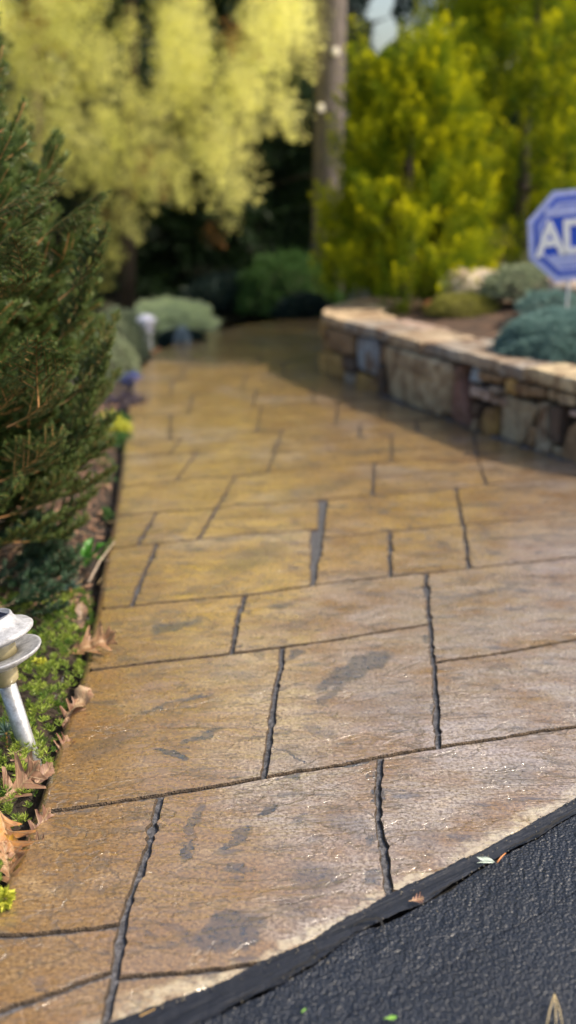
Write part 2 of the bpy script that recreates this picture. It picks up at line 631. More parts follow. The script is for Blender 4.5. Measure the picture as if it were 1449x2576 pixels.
def slab_piece(segs, step=.013):
    """segs: list of (kind, [ground xy...]) joined end to end counter-clockwise"""
    P, K, T = [], [], []
    for kind, pts in segs:
        q = resample(pts, step)
        e0, e1 = Vector(q[0]), Vector(q[-1])
        tq = [min(1.0, max(0.0, min((Vector(a) - e0).length, (Vector(a) - e1).length) / .05 - .15)) for a in q]
        if kind in 'CVW':
            q = [jit(p) for p in q]
        if P and (Vector(q[0]) - Vector(P[-1])).length < .012:
            q = q[1:]
            tq = tq[1:]
        P += q
        T += tq
        K += [kind] * len(q)
    if (Vector(P[0]) - Vector(P[-1])).length < .012:
        P.pop(); K.pop(); T.pop()
    n = len(P)
    area = sum(P[i][0] * P[(i + 1) % n][1] - P[(i + 1) % n][0] * P[i][1] for i in range(n))
    if abs(area) < .002: return
    sgn = 1 if area > 0 else -1

    def ring(extra, z):
        out = []
        for i in range(n):
            p, a, b = Vector(P[i]), Vector(P[i - 1]), Vector(P[(i + 1) % n])
            d1, d2 = (p - a), (b - p)
            if d1.length < 1e-6: d1 = d2
            if d2.length < 1e-6: d2 = d1
            n1 = Vector((-d1.y, d1.x)).normalized() * sgn
            n2 = Vector((-d2.y, d2.x)).normalized() * sgn
            m = n1 + n2
            m = m / max(.5, (1 + n1.dot(n2)))
            g = GAPS[K[i]]
            if K[i] == 'V': g *= max(.32, min(1.0, 1.45 - .27 * p.y))
            if K[i] == 'C': g *= max(.35, min(1.0, 1.3 - .17 * p.y))
            g *= 1.0 + .5 * noise.noise(Vector((p.x * 22, p.y * 22, 31))) + .7 * noise.noise(Vector((p.x * 70, p.y * 70, 5)))
            g0 = GAPS[K[i]]
            g = g0 + (g - g0) * T[i] + .0034 * noise.noise(Vector((p.x * 95, p.y * 95, 2))) * (1 if K[i] == 'V' else .3) * T[i]
            if K[i] == 'V': g += max(0, noise.noise(Vector((p.x * 26, p.y * 26, 44))) - .2) * .014 * T[i]
            if K[i] in 'LX': g = 0
            g = max(g, 0 if K[i] in 'LXA' else .0012)
            e = 0 if K[i] in 'LX' else extra
            q = p + m * (g + e)
            out.append((q.x, q.y, z))
        return out
    def crossing(Q):
        m_ = len(Q)

        def o(p, q, r): return (q[0] - p[0]) * (r[1] - p[1]) - (q[1] - p[1]) * (r[0] - p[0])
        for i in range(m_):
            a, b = Q[i], Q[(i + 1) % m_]
            for s in range(2, 8):
                j = (i + s) % m_
                c, d = Q[j], Q[(j + 1) % m_]
                if o(a, b, c) * o(a, b, d) < 0 and o(c, d, a) * o(c, d, b) < 0:
                    return [(i + 1 + k) % m_ for k in range(s)]
        return None
    for _ in range(12):
        bad = crossing(ring(.0026, 0))
        if not bad: break
        keepi = sorted(set(range(n)) - set(bad[1:] if len(bad) > 1 else bad))
        P[:] = [P[i] for i in keepi]; K[:] = [K[i] for i in keepi]; T[:] = [T[i] for i in keepi]
        n = len(P)
    V = ring(0, -.015) + ring(.0007, -.0030) + ring(.0030, 0)
    Fc = []
    for r in (0, 1):
        for i in range(n):
            j = (i + 1) % n
            f = (r * n + i, r * n + j, (r + 1) * n + j, (r + 1) * n + i)
            Fc.append(f if sgn > 0 else f[::-1])
    Fc.append(tuple(range(2 * n, 3 * n)) if sgn > 0 else tuple(range(3 * n - 1, 2 * n - 1, -1)))
    xs, ys = [v[0] for v in V], [v[1] for v in V]
    me = mesh('slab', V, Fc)
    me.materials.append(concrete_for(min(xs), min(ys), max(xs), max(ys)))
    me.materials.append(M_LIP)
    idx = np.zeros(len(Fc), np.int32)
    for i in range(2 * n):
        idx[i] = 0 if K[i % n] in 'LXA' and K[(i + 1) % n] in 'LXA' else 1
    me.polygons.foreach_set('material_index', idx)
    link('slab', me, None, path)


def gxy(x, y):
    q = G(x, y)
    return (q.x, q.y)


def cline(fn, x0, x1, n=14):
    return [gxy(x, fn(x)) for x in np.linspace(x0, x1, n)]


def meet_L(fn):
    x = 200.0
    for _ in range(60):
        x = .5 * x + .5 * Lx(fn(x))
    return x


def panel(top, bot, left, right, kb='C', kt='C'):
    """left/right: 'L' or list of display points running bottom -> top"""
    step = .013 if bot(900) > 1250 else .04
    if left == 'L':
        xb, xt = meet_L(bot), meet_L(top)
        ys = np.linspace(bot(xb), top(xt), 12)
        lp = [gxy(Lx(y), y) for y in ys]
        kl = 'L'
    else:
        xb, xt = left[0][0], left[-1][0]
        mid = left[1:-1]
        lp = [gxy(xb, bot(xb))] + [gxy(*m) for m in mid] + [gxy(xt, top(xt))]
        kl = 'V'
    rxb, rxt = right[0][0], right[-1][0]
    rp = [gxy(rxb, bot(rxb))] + [gxy(*m) for m in right[1:-1]] + [gxy(rxt, top(rxt))]
    if top(rxt) < 1100: step = .08
    slab_piece([(kb, cline(bot, xb, rxb)), ('V', rp), (kt, cline(top, rxt, xt)), (kl, lp[::-1])], step)


FAR = 1900
C0l = interp([(-100, 2590), (0, 2550), (117, 2505), (200, 2475), (290, 2448)])
C0r = interp([(290, 2466), (305, 2463), (380, 2455), (470, 2446), (560, 2436), (647, 2425), (679, 2420)])
C1 = interp([(0, 2357), (60, 2355), (150, 2345), (230, 2338), (310, 2325)])
C2 = interp([(130, 2040), (270, 2022), (410, 2000), (600, 1968), (700, 1950), (870, 1922), (960, 1905), (1105, 1880), (1300, 1850), (1449, 1827)])
C3 = interp([(235, 1685), (400, 1665), (570, 1645), (720, 1628), (900, 1600), (1082, 1570)])
C3b = interp([(1090, 1668), (1280, 1640), (1449, 1610)])
C4 = interp([(270, 1530), (340, 1524), (500, 1507), (620, 1498), (790, 1472), (980, 1450), (1180, 1430), (1449, 1400)])
C5 = interp([(275, 1380), (400, 1366), (500, 1358), (615, 1343), (797, 1332)])
C5b = interp([(818, 1353), (1052, 1330), (1160, 1320), (1449, 1296)])
C6 = interp([(306, 1297), (410, 1287), (545, 1280), (604, 1270), (755, 1262), (942, 1246), (1224, 1220), (1449, 1194)])
C7 = interp([(315, 1224), (408, 1213), (504, 1203), (604, 1196), (755, 1180), (942, 1163), (1090, 1151), (1200, 1141), (1449, 1120)])
C7m = interp([(942, 1201), (1010, 1194), (1186, 1177), (1230, 1172)])
C8b = interp([(321, 1150), (429, 1141), (496, 1136), (604, 1128), (700, 1119), (923, 1100), (1080, 1086), (1449, 1060)])
C8 = interp([(325, 1113), (458, 1105), (604, 1090), (755, 1078), (923, 1065), (1200, 1045)])


def off(fn, a):
    return lambda x: fn(x) - a


farc = [C8] + [interp([(320, y0), (900, y1)]) for y0, y1 in
               ((1050, 1006), (1003, 962), (962, 928), (930, 900), (902, 876), (878, 856), (857, 838), (838, 823), (822, 810), (809, 800))]

V1b = [(308, 2326), (330, 2250), (350, 2200), (375, 2120), (392, 2050), (405, 2002)]
V1 = [(292, 2460), (300, 2400), (308, 2326), (335, 2230), (352, 2200), (375, 2120), (392, 2050), (405, 2002)]
V2 = [(665, 1956), (670, 1900), (684, 1820), (695, 1730), (712, 1630)]
V3 = [(580, 1645), (596, 1570), (615, 1500)]
V4 = [(1105, 1880), (1098, 1780), (1090, 1670), (1082, 1570), (1070, 1440)]
V4a = [(1105, 1880), (1098, 1780), (1090, 1668)]
V5 = [(976, 2257), (965, 2150), (950, 2060), (957, 1905)]
# bottom strip
panel(C0l, Ax, 'L', [(262, 2590), (292, 2448)], kb='A')
slab_piece([('A', cline(Ax, 262, 679)), ('C', cline(C0r, 679, 290)), ('V', [gxy(290, 2462), gxy(262, 2584)])])
panel(C1, C0l, 'L', [(290, 2450), (308, 2326)])
panel(C2, C1, 'L', V1b)
slab_piece([('C', cline(C0r, 291, 679)), ('A', cline(Ax, 679, 976)), ('V', [gxy(*q) for q in V5]),
            ('C', cline(C2, 957, 405)), ('V', [gxy(*q) for q in V1[::-1]])])
slab_piece([('A', cline(Ax, 976, FAR)), ('X', [gxy(FAR, Ax(FAR)), gxy(FAR, C2(FAR))]), ('C', cline(C2, FAR, 957)), ('V', [gxy(*q) for q in V5[::-1]])])
panel(C3, C2, 'L', V2)
slab_piece([('C', cline(C2, 665, 1105)), ('V', [gxy(*q) for q in V4[:-1]]), ('C', cline(C3, 1082, 712)), ('V', [gxy(*q) for q in V2[::-1]])])
panel(C3b, C2, V4a, [(FAR, 0), (FAR, 0)])
panel(C4, C3, 'L', V3)
slab_piece([('C', cline(C3, 580, 1082)), ('V', [gxy(1082, 1570), gxy(1070, C4(1070))]), ('C', cline(C4, 1070, 615)), ('V', [gxy(*q) for q in V3[::-1]])])
slab_piece([('C', cline(C3b, 1090, FAR)), ('X', [gxy(FAR, C3b(FAR)), gxy(FAR, C4(FAR))]), ('C', cline(C4, FAR, 1070)),
            ('V', [gxy(1070, C4(1070)), gxy(1082, 1570), gxy(1090, 1668)])])


def row(top, bot, cuts, right=FAR, **k):
    """cuts: list of (xbottom, xtop) joints left to right"""
    left = 'L'
    for xb, xt in cuts + [(right, right)]:
        panel(top, bot, left, [(xb, 0), (xt, 0)], **k)
        left = [(xb, 0), (xt, 0)]


row(C5, C4, [(330, 395)], 785)          # then the right part below
# fix: the piece from 395 to 785/800
panel(C5b, C4, [(787, 0), (810, 0)], [(980, 0), (982, 0)])
panel(C5b, C4, [(980, 0), (982, 0)], [(1181, 0), (1165, 0)])
panel(C5b, C4, [(1181, 0), (1165, 0)], [(FAR, 0), (FAR, 0)])
row(C6, C5, [(345, 395), (500, 545)], 803)
panel(C6, C5b, [(810, 0), (822, 0)], [(1165, 0), (1147, 0)])
panel(C6, C5b, [(1165, 0), (1147, 0)], [(FAR, 0), (FAR, 0)])
panel(C7, C6, 'L', [(545, 0), (592, 0)])
panel(C7, C6, [(545, 0), (592, 0)], [(937, 0), (942, 0)])
panel(C7m, C6, [(937, 0), (940, 0)], [(1224, 0), (1212, 0)])
panel(C7, C7m, [(940, 0), (942, 0)], [(1212, 0), (1198, 0)])
panel(C7, C6, [(1224, 0), (1198, 0)], [(1700, 0), (1700, 0)])
row(C8b, C7, [(445, 495), (672, 697), (985, 985), (1198, 1190)], 1600)
row(C8, C8b, [(427, 455), (697, 712), (905, 905), (1050, 1045)], 1350)
rr = random.Random(3)
for i in range(len(farc) - 1):
    x = 395 + rr.random() * 130
    cuts = []
    while x < 860:
        cuts.append((x, x + (724 - x) * -.02 + (12 if x < 700 else 2)))
        x += 150 + rr.random() * 130
    row(farc[i + 1], farc[i], cuts, 1180 - i * 25)

# joint bed: one dark sheet below the slabs
bedpts = [gxy(Lx(y), y) for y in np.linspace(2790, 806, 60)]
bedr = [(q[0], q[1]) for q in (gxy(1150, 806), gxy(1300, 900), gxy(1900, 1060), gxy(1900, Ax(1900)))]
bot = [gxy(x, Ax(x) + 14) for x in np.linspace(1900, -200, 50)]
poly = bedpts + bedr + bot
o = link('joint_bed', mesh('joint_bed', [(x, y, -.0065) for x, y in poly], [tuple(range(len(poly)))[::-1]]), M_JOINT, path)
# rounded left edge of the slab
V, Fc = [], []
ys = np.linspace(2790, 806, 220)
ctr = [Vector(gxy(Lx(y), y)) for y in ys]
prof = [(0.0, -.0004), (.006, -.0015), (.012, -.005), (.018, -.012), (.021, -.022), (.023, -.04), (.024, -.09)]
for i, p in enumerate(ctr):
    d = (ctr[min(i + 1, len(ctr) - 1)] - ctr[max(i - 1, 0)]).normalized()
    nl = Vector((-d.y, d.x))
    for a, z in prof:
        w = noise.noise(Vector((p.x * 12, p.y * 12, a * 30))) * .003 * (a / .02)
        q = p + nl * (a + w)
        V.append((q.x, q.y, z))
m = len(prof)
for i in range(len(ctr) - 1):
    for k in range(m - 1):
        Fc.append((i * m + k, (i + 1) * m + k, (i + 1) * m + k + 1, i * m + k + 1))
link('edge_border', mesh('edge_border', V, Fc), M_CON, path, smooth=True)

# ------------------------------------------------------------------ asphalt driveway
drive = empty('driveway')
tag(drive, kind='structure')


def band_noise(a, s):
    return noise.noise(Vector((a.x * 14, a.y * 14, s))) + .35 * noise.noise(Vector((a.x * 60, a.y * 60, s)))


def asphalt_strip(name, fa, fb, mat, xs, rows, za, zb, ja=.0, jb=.0, lump=.0):
    V, Fc = [], []
    for x in xs:
        a, b = Vector(gxy(x, fa(x))), Vector(gxy(x, fb(x)))
        d = (b - a).normalized()
        for k in range(rows + 1):
            t = k / rows
            p = a.lerp(b, t)
            j = ja * band_noise(a, 1) * (1 - t) + jb * band_noise(a, 9) * t
            j += (.45 * ja * noise.noise(Vector((a.x * 140, a.y * 140, 1))) * (1 - t) + .5 * jb * noise.noise(Vector((a.x * 150, a.y * 150, 9))) * t)
            p = p + d * j
            z = za + (zb - za) * t
            if 0 < k < rows:
                z += lump * noise.noise(Vector((p.x * 40, p.y * 90, 2)))
            V.append((p.x, p.y, z))
    n = rows + 1
    for i in range(len(xs) - 1):
        for k in range(rows):
            Fc.append((i * n + k, i * n + k + 1, (i + 1) * n + k + 1, (i + 1) * n + k))
    me = mesh(name, V, Fc)
    return link(name, me, mat, drive, smooth=True)


xs_f = np.concatenate([np.linspace(-300, 150, 60), np.linspace(152, 1500, 620), np.linspace(1510, 2400, 70)])


def gapw(x):
    """half width of the crack in display px; closes here and there"""
    v = noise.noise(Vector((x * .011, 2.2, 0)))
    return .4 + max(0, v * 9 + .6)


asphalt_strip('sealer_band', lambda x: Ax(x) - 2.5, lambda x: Kx(x) - gapw(x), M_BAND, xs_f, 8, .0018, -.001, .007, .004, .001)
xs_n = np.concatenate([np.linspace(-300, 150, 60), np.linspace(152, 1500, 620), np.linspace(1510, 2400, 70)])
asphalt_strip('asphalt_edge', lambda x: Kx(x) + gapw(x), lambda x: Kx(x) + 190, M_ASPH, xs_n, 14, -.003, -.006, .006, 0, .0025)
ap = [gxy(x, Kx(x) + 189) for x in np.linspace(-300, 2400, 60)]
ap = ap + [(9, 2.6), (9, -6), (-4, -6), (-4, .2)]
link('asphalt_field', mesh('asphalt_field', [(x, y, -.007) for x, y in ap], [tuple(range(len(ap)))[::-1]]), M_ASPH, drive)
ap = [gxy(x, Ax(x) - 6) for x in np.linspace(-300, 2400, 60)] + [(9, 2.4), (9, -5), (-3.8, -5), (-3.8, .3)]
link('asphalt_base', mesh('asphalt_base', [(x, y, -.028) for x, y in ap], [tuple(range(len(ap)))[::-1]]), M_BLACK, drive)

# secondary cracks in the sealer band, and grit caught along its edge


def crack(pts, w):
    V, Fc = [], []
    q = resample([gxy(*p) for p in pts], .006)
    for i, p in enumerate(q):
        d = (Vector(q[min(i + 1, len(q) - 1)]) - Vector(q[max(i - 1, 0)])).normalized()
        n_ = Vector((-d.y, d.x))
        ww = w * (1 - .75 * abs(2 * i / (len(q) - 1) - 1) ** 2) * (1 + .8 * noise.noise(Vector((p[0] * 160, p[1] * 160, 0))))
        c_ = Vector(p) + n_ * .0035 * noise.noise(Vector((p[0] * 90, p[1] * 90, 4)))
        V += [(c_.x + n_.x * ww, c_.y + n_.y * ww, .0072), (c_.x - n_.x * ww, c_.y - n_.y * ww, .0072)]
    for i in range(len(q) - 1):
        Fc.append((2 * i, 2 * i + 1, 2 * i + 3, 2 * i + 2))
    link('crack', mesh('crack', V, Fc), M_BLACK, drive)


for pts, w in (([(679, 2480), (722, 2463), (745, 2442), (780, 2428), (800, 2402), (790, 2388)], .0022), ([(790, 2412), (830, 2392), (868, 2372), (905, 2354)], .0016),
               ([(888, 2340), (905, 2328), (948, 2318), (962, 2334), (970, 2348)], .0026), ([(1075, 2264), (1110, 2246), (1150, 2222)], .0018),
               ([(1269, 2144), (1310, 2128), (1354, 2104), (1400, 2074), (1449, 2044)], .0030), ([(560, 2540), (610, 2518), (660, 2492)], .0016)):
    crack(pts, w)
gr = random.Random(9)
mb = MB()
for i in range(300):
    x_ = 240 + 1260 * gr.random()
    y_ = Ax(x_) + gr.gauss(2, 9) if gr.random() < .6 else Kx(x_) + gr.gauss(6, 14)
    c_ = G(x_, y_, .005)
    r_ = .0005 + .0016 * gr.random() ** 2
    mb.add([(c_.x + r_ * dx * gr.uniform(.6, 1.3), c_.y + r_ * dy * gr.uniform(.6, 1.3), c_.z - .001 + r_ * dz) for dx, dy, dz in ((1, 0, 0), (0, 1, 0), (-1, 0, 0), (0, -1, 0), (.2, .1, 1.1))],
           [(0, 1, 4), (1, 2, 4), (2, 3, 4), (3, 0, 4)])
tag(mb.build('grit', plain('dull_grit', (.13, .115, .09), .9)), 'fine grit and crumbs caught along the edge between path and asphalt', 'gravel', kind='stuff')

# ------------------------------------------------------------------ retaining wall
WH = .262
wb = [(.55, 6.75), (.36, 6.45), (.25, 6.2), (.215, 5.98), (.25, 5.8), (.34, 5.58), (.485, 5.3), (.62, 5.0), (.76, 4.73), (.88, 4.47), (1.0, 4.235), (1.13, 4.03), (1.33, 3.86), (1.6, 3.72), (2.0, 3.6), (2.7, 3.5)]


def smooth_curve(pts, n=400):
    P = [np.array(p, float) for p in pts]
    out = []
    for i in range(len(P) - 1):
        p0, p1, p2, p3 = P[max(i - 1, 0)], P[i], P[i + 1], P[min(i + 2, len(P) - 1)]
        for k in range(24):
            t = k / 24
            out.append(.5 * ((2 * p1) + (-p0 + p2) * t + (2 * p0 - 5 * p1 + 4 * p2 - p3) * t * t + (-p0 + 3 * p1 - 3 * p2 + p3) * t ** 3))
    out.append(P[-1])
    return np.array(out)


WC = smooth_curve(wb)
seg = np.linalg.norm(np.diff(WC, axis=0), axis=1)
WS = np.concatenate([[0], np.cumsum(seg)])
WT = np.gradient(WC, axis=0)
WT = WT / np.linalg.norm(WT, axis=1)[:, None]
WN = np.stack([-WT[:, 1], WT[:, 0]], 1)        # points into the bed
if WN[200][0] < 0: WN = -WN
WX = np.array([PX((p[0], p[1], .1))[0] for p in WC])


def wall_pt(s, t=0.0):
    x = np.interp(s, WS, WC[:, 0]); y = np.interp(s, WS, WC[:, 1])
    nx = np.interp(s, WS, WN[:, 0]); ny = np.interp(s, WS, WN[:, 1])
    l = math.hypot(nx, ny)
    return x + nx / l * t, y + ny / l * t


i0 = int(np.argmin(WX))


def s_of(px):
    return float(np.interp(px, WX[i0:], WS[i0:]))


wall = empty('retaining_wall', (0, 0, 0))
tag(wall, 'low dry-stacked retaining wall of brown and grey flat stones along the path', 'retaining wall')
V, Fc = [], []
ss = np.linspace(0, WS[-1], 120)
for s in ss:
    for t, z in ((.035, -.05), (.035, WH - .004), (.26, WH - .004), (.26, -.05)):
        x, y = wall_pt(s, t)
        V.append((x, y, z))
for i in range(len(ss) - 1):
    for k in range(3):
        Fc.append((i * 4 + k, i * 4 + k + 1, (i + 1) * 4 + k + 1, (i + 1) * 4 + k))
link('core', mesh('core', V, Fc), plain('wall_core_dark', (.035, .028, .022), .95), wall)

TAN, BRN, RST, BLU, MAR, GRY, OCH, DRK, PNK, CRM = ((.50, .41, .27), (.34, .23, .13), (.46, .24, .10), (.38, .46, .54), (.24, .13, .11),
                                               (.36, .33, .29), (.56, .36, .12), (.10, .08, .07), (.55, .42, .36), (.62, .55, .41))
wr = random.Random(11)


def face_stone(poly, col, proud=None):
    """poly in (s, z) counter-clockwise seen from the path"""
    proud = .008 + wr.random() * .034 if proud is None else proud
    n0 = len(poly)
    pts = []
    for i in range(n0):
        a, b = Vector(poly[i]), Vector(poly[(i + 1) % n0])
        k = max(1, int((b - a).length / .045))
        for j in range(k):
            q = a.lerp(b, j / k)
            e = .006
            pts.append(Vector((q.x + e * noise.noise(Vector((q.x * 30, q.y * 30, 1))), q.y + e * noise.noise(Vector((q.x * 30, q.y * 30, 8))))))
    c = sum(pts, Vector((0, 0))) / len(pts)
    n = len(pts)
    tilt = (wr.random() - .5) * .25, (wr.random() - .5) * .2

    def ring(f, t, amp=0.0):
        out = []
        for p in pts:
            q = c + (p - c) * f
            tt = t - (tilt[0] * (q.x - c.x) + tilt[1] * (q.y - c.y)) * (1 if amp else 0)
            tt += amp * noise.noise(Vector((q.x * 25, q.y * 25, c.x * 7)))
            x, y = wall_pt(q.x, tt)
            out.append((x, y, q.y))
        return out
    V = ring(.96, .05) + ring(.97, -proud * .3, .004) + ring(.88, -proud, .006) + ring(.45, -proud * 1.15, .012)
    x, y = wall_pt(c.x, -proud * 1.1 + .008 * (wr.random() - .5))
    V.append((x, y, c.y))
    Fc = []
    for r in range(3):
        for i in range(n):
            j = (i + 1) % n
            Fc.append((r * n + i, r * n + j, (r + 1) * n + j, (r + 1) * n + i))
    for i in range(n):
        Fc.append((3 * n + i, 3 * n + (i + 1) % n, 4 * n))
    o = link('stone', mesh('stone', V, Fc), M_STONE, wall)
    k = .85 + wr.random() * .3
    o.color = (col[0] * k, col[1] * k, col[2] * k, 1)


Z0, Z1 = -.012, WH
g_ = .009
cols = [  # display x0, x1, [(z break ...)], colours bottom->top ; slant shifts the joint top
    (868, 894, [.12], [DRK, BRN], .0), (896, 960, [.085], [OCH, BLU], .01), (962, 972, [], [DRK], 0),
    (972, 1150, [], [TAN], .012), (1152, 1212, [.0], [MAR], -.02)]


def quad_stone(xa, xb, za, zb, col, sl0=0, sl1=0, proud=None):
    a, b = s_of(xa), s_of(xb)
    m = .45 * g_
    P = [(a + m + sl0 * za, za + m), (b - m + sl1 * za, za + m * (1 + wr.random())), (b - m + sl1 * zb, zb - m), (a + m + sl0 * zb, zb - m * (1 + wr.random()))]
    h = (zb - za)
    cut = min(h, b - a) * (.08 + .12 * wr.random())
    Q = []
    for i in range(4):
        p, q = Vector(P[i]), Vector(P[(i + 1) % 4])
        l = (q - p).length
        f0, f1 = min(.35, cut * (.4 + wr.random()) / max(l, .01)), min(.35, cut * (.4 + wr.random()) / max(l, .01))
        Q += [tuple(p.lerp(q, f0)), tuple(q.lerp(p, f1))]
    face_stone(Q, col, proud)


QS = [  # x0, x1, z0, z1, colour, slant at left, slant at right (m per m of height)
    (830, 868, Z0, .13, OCH, 0, 0), (830, 868, .13, Z1, BRN, 0, 0),
    (868, 896, Z0, .06, GRY, 0, 0), (868, 896, .06, .14, DRK, 0, 0), (868, 896, .14, Z1, BRN, 0, 0),
    (896, 962, Z0, .075, OCH, 0, 0), (896, 962, .075, Z1, BLU, 0, 0),
    (962, 978, Z0, .15, DRK, 0, 0), (962, 978, .15, Z1, BRN, 0, 0),
    (978, 1150, Z0, Z1, TAN, -.1, .12), (1150, 1206, Z0, Z1, MAR, .12, -.5),
    (1206, 1222, Z0, .06, TAN, .1, 0), (1206, 1222, .06, .12, DRK, 0, 0),
    (1222, 1262, Z0, .125, OCH, .35, -.2),
    (1196, 1240, .13, .185, PNK, -.2, 0), (1184, 1215, .19, Z1, BLU, 0, 0), (1240, 1275, .128, .17, PNK, 0, 0), (1240, 1268, .175, .215, GRY, 0, 0),
    (1215, 1270, .218, Z1, BRN, 0, 0),
    (1262, 1330, Z0, .185, TAN, -.25, .35), (1271, 1300, .188, Z1, OCH, 0, 0), (1300, 1338, .195, Z1, BRN, 0, 0),
    (1330, 1358, Z0, .10, BRN, .35, .2), (1336, 1362, .10, .20, TAN, .35, -.1),
    (1362, 1394, Z0, .205, CRM, -.05, -.2), (1340, 1378, .208, Z1, BRN, 0, 0), (1378, 1404, .21, Z1, TAN, 0, 0),
    (1394, 1420, .04, .20, DRK, -.1, -.1), (1394, 1440, Z0, .04, TAN, 0, 0), (1404, 1450, .205, Z1, TAN, 0, 0),
    (1420, 1500, Z0, .165, BRN, .15, .1), (1430, 1475, .17, .20, PNK, 0, 0), (1475, 1530, .17, .22, BRN, 0, 0), (1450, 1540, .225, Z1, GRY, 0, 0),
    (1500, 1560, Z0, .17, RST, .1, -.1), (1560, 1650, Z0, .20, TAN, -.1, 0), (1530, 1640, .205, Z1, BRN, 0, 0), (1650, 1730, Z0, .13, GRY, 0, 0), (1650, 1730, .135, Z1, OCH, 0, 0)]
for q in QS:
    quad_stone(*q)
# rest of the wall, out of frame to the right and round the far end
for s0, s1 in ((s_of(1735), WS[-1] - .02), (0.02, s_of(828))):
    s = s0
    while s < s1 - .05:
        w = min(.1 + wr.random() * .16, s1 - s)
        hb = [Z0, .13 + wr.random() * .05, Z1] if wr.random() < .6 else [Z0, .09, .17, Z1]
        for a, b in zip(hb[:-1], hb[1:]):
            face_stone([(s + .003, a + .003), (s + w - .003, a + .003), (s + w - .003, b - .003), (s + .003, b - .003)], wr.choice([TAN, BRN, RST, GRY, OCH, MAR]))
        s += w


def cap_stone(s0, s1, t0, t1, col, th=.045, dz=0.0, sl=0.0):
    P = []
    n1 = max(3, int((s1 - s0) / .03))
    for k in range(n1 + 1):
        s = s0 + (s1 - s0) * k / n1
        P.append(wall_pt(s, t0 + .012 * noise.noise(Vector((s * 34, 1, 0))) + .016 * noise.noise(Vector((s * 9, 5, 0)))))
    for k in range(1, 5):
        t = t0 + (t1 - t0) * k / 5
        P.append(wall_pt(s1 + sl * (t - t0) + .006 * noise.noise(Vector((t * 40, s1, 0))), t))
    n2 = max(2, int((s1 - s0) / .06))
    for k in range(n2 + 1):
        s = s1 + sl * (t1 - t0) + (s0 - s1) * k / n2
        P.append(wall_pt(s, t1 + .01 * noise.noise(Vector((s * 20, 3, 0)))))
    for k in range(1, 5):
        t = t1 + (t0 - t1) * k / 5
        P.append(wall_pt(s0 + sl * (t - t0) + .006 * noise.noise(Vector((t * 40, s0, 0))), t))
    n = len(P)
    c = (sum(p[0] for p in P) / n, sum(p[1] for p in P) / n)
    V = []
    z0, z1 = WH + .002 + dz, WH + th + dz
    for f, z in ((.985, z0), (1.0, z0 + .3 * th), (.995, z0 + .7 * th), (.985, z1 - .002), (.96, z1)):
        for p in P:
            j = .0035 * noise.noise(Vector((p[0] * 40, p[1] * 40, z * 60)))
            V.append((c[0] + (p[0] - c[0]) * f + j, c[1] + (p[1] - c[1]) * f + j, z + (.004 * noise.noise(Vector((p[0] * 12, p[1] * 12, 4))) if f < .97 else 0)))
    Fc = [tuple(range(n))[::-1], tuple(range(4 * n, 5 * n))]
    for r in range(4):
        for i in range(n):
            j = (i + 1) % n
            Fc.append((r * n + i, r * n + j, (r + 1) * n + j, (r + 1) * n + i))
    bm = bmesh.new()
    me = mesh('cap_stone', V, Fc)
    bm.from_mesh(me); bmesh.ops.recalc_face_normals(bm, faces=bm.faces); bm.to_mesh(me); bm.free()
    o = link('cap_stone', me, M_STONE, wall)
    o.color = (*col, 1)


caps = [(0.0, s_of(835) - .35, TAN), (s_of(835) - .345, s_of(872), (.62, .47, .30)), (s_of(872) + .006, s_of(985), GRY), (s_of(985) + .006, s_of(1075), (.50, .40, .28)), (s_of(1075) + .006, s_of(1165), GRY),
        (s_of(1165) + .006, s_of(1262), (.48, .40, .31)), (s_of(1262) + .006, s_of(1322), GRY), (s_of(1322) + .006, s_of(1500), (.66, .54, .34)), (s_of(1500) + .006, s_of(1620), GRY),
        (s_of(1620) + .006, s_of(1760), TAN), (s_of(1760) + .006, WS[-1] - .35, RST), (WS[-1] - .345, WS[-1], GRY)]
for i, (a, b, c) in enumerate(caps):
    big = i in (7,)
    t1 = .17 if i in (2, 5, 6, 7, 8) else .29
    cap_stone(a, b, -.028, t1, c, .05 if not big else .055, .003 * (i % 3) if not big else .004, .15 * ((i % 3) - 1))
    if t1 < .2:
        cap_stone(a + .03, b - .005, t1 + .01, .33, (.40, .20, .14) if i in (6, 7) else wr.choice([PNK, RST, TAN]), .045, 0, 0)

# small dark rubble and sealer crumbs along the foot of the wall
mb = MB()
for i in range(420):
    s = s_of(960) + (s_of(1560) - s_of(960)) * wr.random()
    x, y = wall_pt(s, -.012 - .03 * wr.random() ** 1.5)
    r = .003 + wr.random() * .006
    V = [(x + r * (wr.random() + .4) * dx, y + r * (wr.random() + .4) * dy, max(0.0005, r * dz)) for dx, dy, dz in ((1, 0, 0), (0, 1, 0), (-1, 0, 0), (0, -1, 0), (.2, .1, 1))]
    mb.add(V, [(0, 1, 4), (1, 2, 4), (2, 3, 4), (3, 0, 4)])
o = mb.build('gravel', plain('dark_crumbs', (.10, .10, .11), .5), None)
tag(o, 'dark crumbs of stone and sealer along the foot of the retaining wall', 'gravel', kind='stuff')

# raised bed behind the wall
from mathutils.geometry import intersect_point_tri_2d
inner = [wall_pt(s, .15) for s in np.linspace(0, WS[-1], 120)]
polyb = inner + [(9, 3.3), (9, 16), (1.0, 16), (.9, 8.6)]


def inside(x, y, P):
    c = False
    n = len(P)
    for i in range(n):
        x1, y1 = P[i]; x2, y2 = P[i - 1]
        if (y1 > y) != (y2 > y) and x < (x2 - x1) * (y - y1) / (y2 - y1) + x1:
            c = not c
    return c


def bed_z(x, y):
    d = min(math.hypot(x - p[0], y - p[1]) for p in inner[::3])
    return WH + .005 + min(.5, max(0, d - .15) * .13) + .012 * noise.noise(Vector((x * 5, y * 5, 0)))


